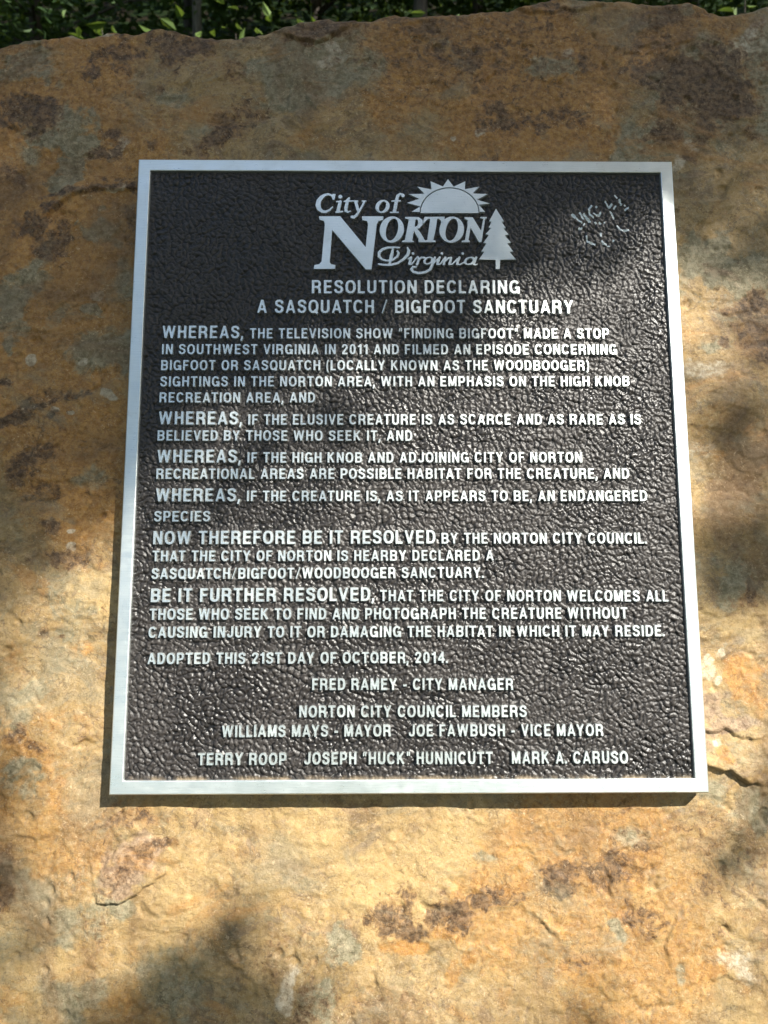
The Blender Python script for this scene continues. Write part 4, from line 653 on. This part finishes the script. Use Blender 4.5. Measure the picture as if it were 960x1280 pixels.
        if ch in 'AVWMNYK': F = np.maximum(F, np.maximum(P[..., 1] - 1, -P[..., 1]))
        # soften the corners the way a casting does
        for _ in range(2):
            G_ = np.pad(F, 1, mode='edge'); F = (G_[1:-1, 1:-1] * 4 + G_[:-2, 1:-1] + G_[2:, 1:-1] + G_[1:-1, :-2] + G_[1:-1, 2:]) / 8
        lps = [simplify(l, .0055) for l in contours(F - .002, x[0], y[0], st)]
        out[ch] = (w, solid(lps, .22, .09, .030))
    return out
GLYPH = glyphs()
ROUND = set('COGQS')
def bearing(a, b):
    k_ = .15
    for ch in (a, b):
        if ch in ROUND: k_ -= .02
        if ch in 'TVYAL' : k_ -= .025
    if (a in 'TVY' and b == 'A') or (a in 'A' and b in 'TVY') or (a == 'L' and b in 'TY'): k_ -= .06
    if b in ',.': k_ = .06
    if a == ',': k_ += .1
    return k_
TOP = RECESS - .0001
FOOT = -RECESS - .0009
NO_LABEL = set('FRED RAMEY WILLIAMS MAYS JOE FAWBUSH TERRY ROOP JOSEPH “HUCK" HUNNICUTT MARK A. CARUSO “FINDING BIGFOOT"'.split())
def place_text(text, x0, y0, x1, y1, cap):
    xs = []; x = 0; ngap = 0; prev = None; gaps = []
    for ch in text:
        if ch == ' ': x += .56; gaps.append(x); prev = None; ngap += 1; xs.append(None); continue
        if prev: x += bearing(prev, ch); ngap += 1
        elif xs: ngap += 0
        xs.append((x, ngap)); x += GLYPH[ch][0]; prev = ch
    W = (x1 - x0) / cap; tr = .045; sx = W / (x + tr * ngap)      # letter-spaced as cast; the width of the letters takes the rest
    pass
    words = []; cur = None
    for ch, p in zip(text, xs):
        if p is None: cur = None; continue
        if cur is None: cur = [[], '']; words.append(cur)
        cur[0].append((ch, (p[0] + tr * p[1]) * sx)); cur[1] += ch
    slope = (y1 - y0) / (x1 - x0)
    for lst, w in words:
        V_, T_, Q_ = [], [], []; n = 0
        ox = x0 + lst[0][1] * cap; oy = y0 + slope * lst[0][1] * cap
        for ch, gx_ in lst:
            v, t, q = GLYPH[ch][1]
            j = random.uniform(-.006, .006)
            vx = v[:, 0] * sx * cap + (gx_ - lst[0][1]) * cap; vy = v[:, 1] * cap + slope * (gx_ - lst[0][1]) * cap + j * cap
            V_.append(np.stack([vx / 1000, vy / 1000, FOOT + v[:, 2] * -FOOT], 1)); T_.append(t + n); Q_.append(q + n); n += len(v)
        o = mesh_np('raised_word', np.concatenate(V_), [np.concatenate(T_), np.concatenate(Q_)], M_METAL, plaque, smooth=False)
        o.location = (ox / 1000, oy / 1000, 0)
        if w not in NO_LABEL: o['label'] = 'raised lettering ' + w
for sg in SEGMENTS: place_text(*sg)

for name, txt, items in LOGO:
    allp = np.concatenate([np.array(d)[:, :2] for _, _, d in items])
    lo = allp.min(0) - 3; hi = allp.max(0) + 3; st = .16
    x = np.arange(lo[0], hi[0], st); y = np.arange(lo[1], hi[1], st); P = np.stack(np.meshgrid(x, y), -1)
    F = np.full(P.shape[:2], 1e9)
    for op, kd, d in items:
        s_ = sd_stroke(P, d) if kd == 's' else sd_poly(P, d)
        F = np.minimum(F, s_) if op == '+' else np.maximum(F, -s_)
    for _ in range(1):
        G_ = np.pad(F, 1, mode='edge'); F = (G_[1:-1, 1:-1] * 4 + G_[:-2, 1:-1] + G_[2:, 1:-1] + G_[1:-1, :-2] + G_[1:-1, 2:]) / 8
    lps = [simplify(l, .035) for l in contours(F, x[0], y[0], st)]
    v, t, q = solid(lps, .12, .9, .16)
    c_ = (lo + hi) / 2
    V_ = np.stack([(v[:, 0] - c_[0]) / 1000, (v[:, 1] - c_[1]) / 1000, FOOT + v[:, 2] * -FOOT], 1)
    o = mesh_np(name, V_, [t, q], M_METAL, plaque, smooth=False); o.location = (c_[0] / 1000, c_[1] / 1000, 0)
    if txt: o['label'] = ('large serif letter ' if name == 'raised_letter' else 'flowing script word ') + txt

# ---------------------------------------------------------------- trees
def tube(path, radii, n=8):
    path = np.array(path, float); V_, F_ = [], []
    for i, p in enumerate(path):
        d = path[min(i + 1, len(path) - 1)] - path[max(i - 1, 0)]; d /= np.linalg.norm(d) + 1e-9
        a = np.cross(d, (0, 1, .3)); a /= np.linalg.norm(a); b_ = np.cross(d, a)
        for k_ in range(n):
            t = 2 * np.pi * k_ / n; V_.append(p + radii[i] * (math.cos(t) * a + math.sin(t) * b_))
    for i in range(len(path) - 1):
        for k_ in range(n):
            j = (k_ + 1) % n; F_.append((i * n + k_, i * n + j, (i + 1) * n + j, (i + 1) * n + k_))
    return np.array(V_), np.array(F_)
def join(parts):
    V_, F_ = [], []; n = 0
    for v, f in parts: V_.append(v); F_.append(f + n); n += len(v)
    return np.concatenate(V_), np.concatenate(F_)
def leaves(pts, size, gen, flat=.5, curl=.25, aspect=.5):
    """folded oval leaves: six corners, four triangles each -> two quads"""
    n = len(pts); pts = np.asarray(pts)
    a = gen.standard_normal((n, 3)); a[:, 2] *= flat; a /= np.linalg.norm(a, axis=1)[:, None]
    b_ = gen.standard_normal((n, 3)); b_[:, 2] *= flat; b_ -= (b_ * a).sum(1)[:, None] * a; b_ /= np.linalg.norm(b_, axis=1)[:, None]
    c_ = np.cross(a, b_); s = (size * gen.uniform(.6, 1.25, n))[:, None]
    base = pts - a * s * .5; tip = pts + a * s * .5 - c_ * s * .12; q1 = pts + a * s * -.15; q2 = pts + a * s * .22
    l1 = q1 + b_ * s * aspect * .5 + c_ * s * curl * .3; l2 = q2 + b_ * s * aspect * .42 + c_ * s * curl * .3
    r1 = q1 - b_ * s * aspect * .5 + c_ * s * curl * .3; r2 = q2 - b_ * s * aspect * .42 + c_ * s * curl * .3
    V_ = np.stack([base, l1, l2, tip, r2, r1], 1).reshape(-1, 3); i = np.arange(n) * 6
    return V_, np.concatenate([np.stack([i, i + 1, i + 2, i + 3], 1), np.stack([i, i + 3, i + 4, i + 5], 1)])

def tree(name, label, x, y, h, rad, crown_lo, crown_r, nleaf, size, bark, leafm, seed, lean=(0, 0), group=None, kind='oval'):
    g = np.random.default_rng(seed); z0 = float(ground_z(np.array([x]), np.array([y]))[0]) - .1
    root = empty(name, (x, y, z0)); tag(root, label, 'tree', group)
    n = 12; path = [(lean[0] * t * t + .1 * math.sin(3 * t + seed), lean[1] * t * t + .08 * math.cos(4 * t + seed), h * t) for t in np.linspace(0, 1, n)]
    radii = [rad * (1.5 if i == 0 else 1) * (1 - .85 * i / n) for i in range(n)]
    mesh_np('trunk', *[(v, [f]) for v, f in [tube(path, radii, 12)]][0], bark, root)
    limbs = []; tips = []
    path = np.array(path)
    for k_ in range(26):
        t = g.uniform(crown_lo / h, .97); p = np.array([np.interp(t, np.linspace(0, 1, n), path[:, i]) for i in range(3)])
        a = g.uniform(0, 2 * np.pi); L = crown_r * g.uniform(.5, 1.) * math.sqrt(max(1 - ((t * h - crown_lo) / (h - crown_lo)) ** 2, .12))
        q = [p + L * s_ * np.array([math.cos(a + .3 * s_), math.sin(a + .3 * s_), .35 - .25 * s_]) for s_ in (0, .33, .66, 1)]
        rr = rad * .3 * (1 - t * .6); limbs.append(tube(q, [rr, rr * .7, rr * .45, rr * .15], 6))
        for s_ in g.uniform(.25, 1.02, 9):
            tips.append(q[0] + (q[3] - q[0]) * s_ + g.standard_normal(3) * crown_r * .09)
    v, f = join(limbs); mesh_np('limbs', v, [f], bark, root)['kind'] = 'stuff'
    tips = np.array(tips); c_ = tips[g.integers(0, len(tips), nleaf)]
    P = c_ + g.standard_normal((nleaf, 3)) * np.array([.30, .30, .14]) * crown_r * .38
    v, f = leaves(P, size, g, .45, aspect=.5 if kind == 'oval' else .2)
    mesh_np('crown', v, [f], leafm, root, smooth=False)
    return root

BG = 'woodland trees behind the slab'
SPOTS = [
 ('tall_tree', 'tall tree behind the photographer, left of the oak', -6.5, -7.5, 9.5, .2, 2, 3.6, 8000, .3, M_BARK2, M_LEAF),
 ('tall_tree', 'tall tree standing farthest behind the photographer', -.5, -11.5, 11, .2, 2.5, 4, 8000, .3, M_BARK2, M_LEAF),
 ('tall_tree', 'tall tree well back from the slab beyond the oak', 8, -9.5, 9.5, .2, 2, 3.8, 8000, .3, M_BARK2, M_LEAF),
 ('tall_tree', 'tall tree standing off to the left of the slab front', -9.5, -1, 10, .2, 2, 3.8, 8000, .3, M_BARK2, M_LEAF),
 ('tall_tree', 'tall tree high on the slope behind the middle of the slab', 2.2, 17.5, 15, .16, 4.5, 4.5, 9000, .3, M_BARK2, M_LEAF),
 ('tall_tree', 'tall tree high on the slope behind the right end of the slab', 7.2, 18.5, 15, .16, 4.5, 4.5, 9000, .3, M_BARK2, M_LEAF),
 ('tall_tree', 'tall tree high on the slope behind the left half of the slab', -4.0, 17.5, 15, .16, 4.5, 4.5, 9000, .3, M_BARK2, M_LEAF),
 ('tall_tree', 'tall spreading forest tree nearest to the right of the slab', 7.5, 4.5, 16, .2, 8, 5, 11000, .26, M_BARK2, M_LEAF),
 ('tall_tree', 'tall spreading forest tree in the second row to the right', 10.5, 9.5, 17, .22, 8, 5.5, 11000, .28, M_BARK2, M_LEAF),
 ('tall_tree', 'tall spreading forest tree on the rising ground to the right', 8.2, 14.5, 16, .2, 7, 5.5, 11000, .28, M_BARK2, M_LEAF),
 ('tall_tree', 'outermost tall tree on the right of the woods', 15, 6, 18, .24, 8, 6, 9000, .3, M_BARK2, M_LEAF),
 ('tall_tree', 'tall tree standing to the left of the slab with a high crown', -7, 7, 15, .2, 7.5, 5, 11000, .28, M_BARK2, M_LEAF),('slender_tree', 'slim grey barked tree standing left of centre behind the slab', -2.62, 11.5, 13, .10, 7.2, 4.6, 15000, .24, M_BARK, M_LEAF),
 ('dark_tree', 'dark trunked tree behind the middle of the slab', .42, 9.6, 14, .12, 7.0, 5.0, 15000, .24, M_BARK2, M_LEAF),
 ('leafy_tree', 'leafy forest tree with low hanging crown behind the right end of the slab', 5.0, 8.4, 12, .15, 3.4, 3.4, 9000, .12, M_BARK2, M_LEAF),
 ('hemlock_tree', 'dark fine leaved evergreen close behind the left end of the slab', -3.6, 5.6, 8, .11, 2.0, 2.3, 26000, .085, M_BARK2, M_NEEDLE),
 ('leafy_tree', 'deep shaded tree far behind the left half of the slab', -5.6, 13.5, 12, .15, 3.0, 3.6, 8000, .15, M_BARK2, M_LEAF),
 ('leafy_tree', 'shaded tree far behind between the two trunks', -1.0, 14.5, 12, .13, 3.0, 3.4, 8000, .15, M_BARK2, M_LEAF),
 ('leafy_tree', 'shaded tree far behind right of the dark trunk', 3.0, 13.6, 13, .15, 3.0, 3.6, 8000, .15, M_BARK2, M_LEAF)]
for i, a in enumerate(SPOTS):
    tree(a[0], a[1], *a[2:], seed=100 + i, group=BG, kind='needle' if 'hemlock' in a[0] else 'oval')

def sapling(label, x, y, h, nl, size, spread, seed):
    g = np.random.default_rng(seed); root = empty('understory_shrub', (x, y, 0)); tag(root, label, 'shrub', 'shrubs close behind the slab')
    st = []; pts = []
    for k_ in range(7):
        a = g.uniform(0, 6.28); L = h * g.uniform(.8, 1.)
        q = [np.array([math.cos(a) * spread * s_ ** 1.4, math.sin(a) * spread * s_ ** 1.4, L * s_]) for s_ in np.linspace(0, 1, 7)]
        st.append(tube(q, [.012 * (1 - s_ * .8) for s_ in np.linspace(0, 1, 7)], 5))
        for _ in range(nl // 7):
            s_ = g.uniform(.45, 1.03); j = min(int(s_ * 6), 5); t = s_ * 6 - j
            pts.append(q[j] * (1 - t) + q[j + 1] * t + g.standard_normal(3) * np.array([.11, .11, .06]))
    v, f = join(st); mesh_np('stems', v, [f], M_BARK2, root)
    v, f = leaves(np.array(pts), size, g, .5, aspect=.42); mesh_np('foliage', v, [f], M_LEAF2, root, smooth=False)
sapling('bright green leafy shrub peeping over the dip left of centre', -.62, 3.6, 2.98, 420, .085, .35, 5)
sapling('bright green shrub over the middle of the slab edge', .62, 4.2, 3.3, 520, .08, .45, 6)
sapling('small light green shrub behind the right notch of the slab', 1.95, 3.4, 3.1, 420, .07, .35, 8)

sapling('leafy shrub of mid green close behind the left third of the slab', -1.35, 4.4, 3.3, 700, .09, .5, 15)
sapling('tall mid green shrub between the two trunks behind the slab', -.05, 5.2, 3.65, 700, .09, .5, 16)
sapling('leafy shrub behind the far left end of the slab', -2.1, 4.7, 3.3, 700, .09, .5, 19)

# woods on the hillside farther off, one mass
g = np.random.default_rng(77); N = 80000
P = np.stack([g.uniform(-45, 45, N), g.uniform(12.5, 32, N), np.zeros(N)], 1); P[:, 2] = ground_z(P[:, 0], P[:, 1]) + .2 + np.where(P[:, 1] < 15, 3, 15) * g.beta(1.1, 1.2, N)
cl = .5 * np.sin(P[:, 0] * 1.3 + P[:, 2] * .7) + .5 * np.sin(P[:, 2] * 1.9 + P[:, 0] * .4); P = P[cl + g.uniform(-1, 1, N) > -.6]
v, f = leaves(P, .34, g, .5, aspect=.6)
tag(mesh_np('distant_woods', v, [f], M_FAR, smooth=False), 'dim leafy woods on the hillside far behind the slab', 'woods', kind='stuff')

# the oak that stands to the right behind the photographer: its boughs shade the slab
OP = np.array([[int(s[i:i + 2]) / 99 for i in range(0, len(s), 2)] for s in OPEN]); NG = OP.shape[0]
def openness(u, v):
    fu = np.clip((u + .62) / 1.28 * (NG - 1), 0, NG - 1.001); fv = np.clip((v + .66) / 1.28 * (NG - 1), 0, NG - 1.001)
    i, j = fu.astype(int), fv.astype(int); a, b_ = fu - i, fv - j
    inner = (OP[j, i] * (1 - a) + OP[j, i + 1] * a) * (1 - b_) + (OP[j + 1, i] * (1 - a) + OP[j + 1, i + 1] * a) * b_
    d = np.maximum(np.maximum(-.62 - u, u - .66), np.maximum(-.66 - v, v - .62)); outer = sstep(.05, .3, fbm(u * 2.2, v * 2.2, 91, 3))
    k_ = sstep(0, .12, d); return inner * (1 - k_) + outer * k_
def oak():
    g = np.random.default_rng(12)
    base = np.array([4.7, -1.8, -.1]); root = empty('oak_tree', tuple(base)); tag(root, 'broad oak whose boughs dapple the slab with shade', 'tree')
    N = 285000; S = 1.8
    u = g.uniform(-S, S, N); v = g.uniform(-S, S, N)
    tau = -np.log(np.clip(sstep(.03, .97, openness(u, v)), .012, 1.)); tau = np.minimum(tau, 4.2)
    keep = g.uniform(0, 1, N) * 4.2 * LEAF_K < tau
    u, v = u[keep], v[keep]; s_ = g.uniform(3.6, 5.0, len(u))
    L = np.stack([u, v, np.zeros_like(u)], 1) + s_[:, None] * np.array(SUN_FACE)[None]
    F3 = np.array(FACE.to_3x3()); W = L @ F3.T + np.array(FACE.translation)
    vv, ff = leaves(W - base, LEAF_S, g, .8, aspect=.6)
    mesh_np('crown', vv, [ff], M_LEAF, root, smooth=False)
    trunk = [(0, 0, 0), (-.1, .1, 2), (-.15, .2, 4.), (-.1, .3, 6), (.1, .4, 8)]
    V_, F_ = tube(trunk, [.32, .22, .19, .15, .08], 14); mesh_np('trunk', V_, [F_], M_BARK2, root)
    limbs = []
    # boughs reach to the shaded quarters of the crown
    for (uu_, vv_), z_ in (((-.9, .95), 5.4), ((-.3, 1.0), 5.), ((-1.4, 1.2), 5.6), ((.5, .9), 4.6), ((1.0, .3), 4.2), ((1.1, -.5), 3.4)):
        tgt = np.array(FACE @ (Vector((uu_, vv_, 0)) + SUN_FACE * 4.4)) - base; st_ = np.array([-.12, .2, z_ + .8])
        mid = (tgt + st_) / 2 + np.array([0, 0, .35])
        q = [st_, st_ * .55 + mid * .45, mid, mid * .5 + tgt * .5 + np.array([0, 0, .12]), tgt]; limbs.append(tube(q, [.09, .07, .05, .03, .01], 7))
    V_, F_ = join(limbs); mesh_np('limbs', V_, [F_], M_BARK2, root)['kind'] = 'stuff'
    print('oak leaves', len(u))
LEAF_K = 1.6; LEAF_S = .04
oak()
bpy.context.view_layer.update()
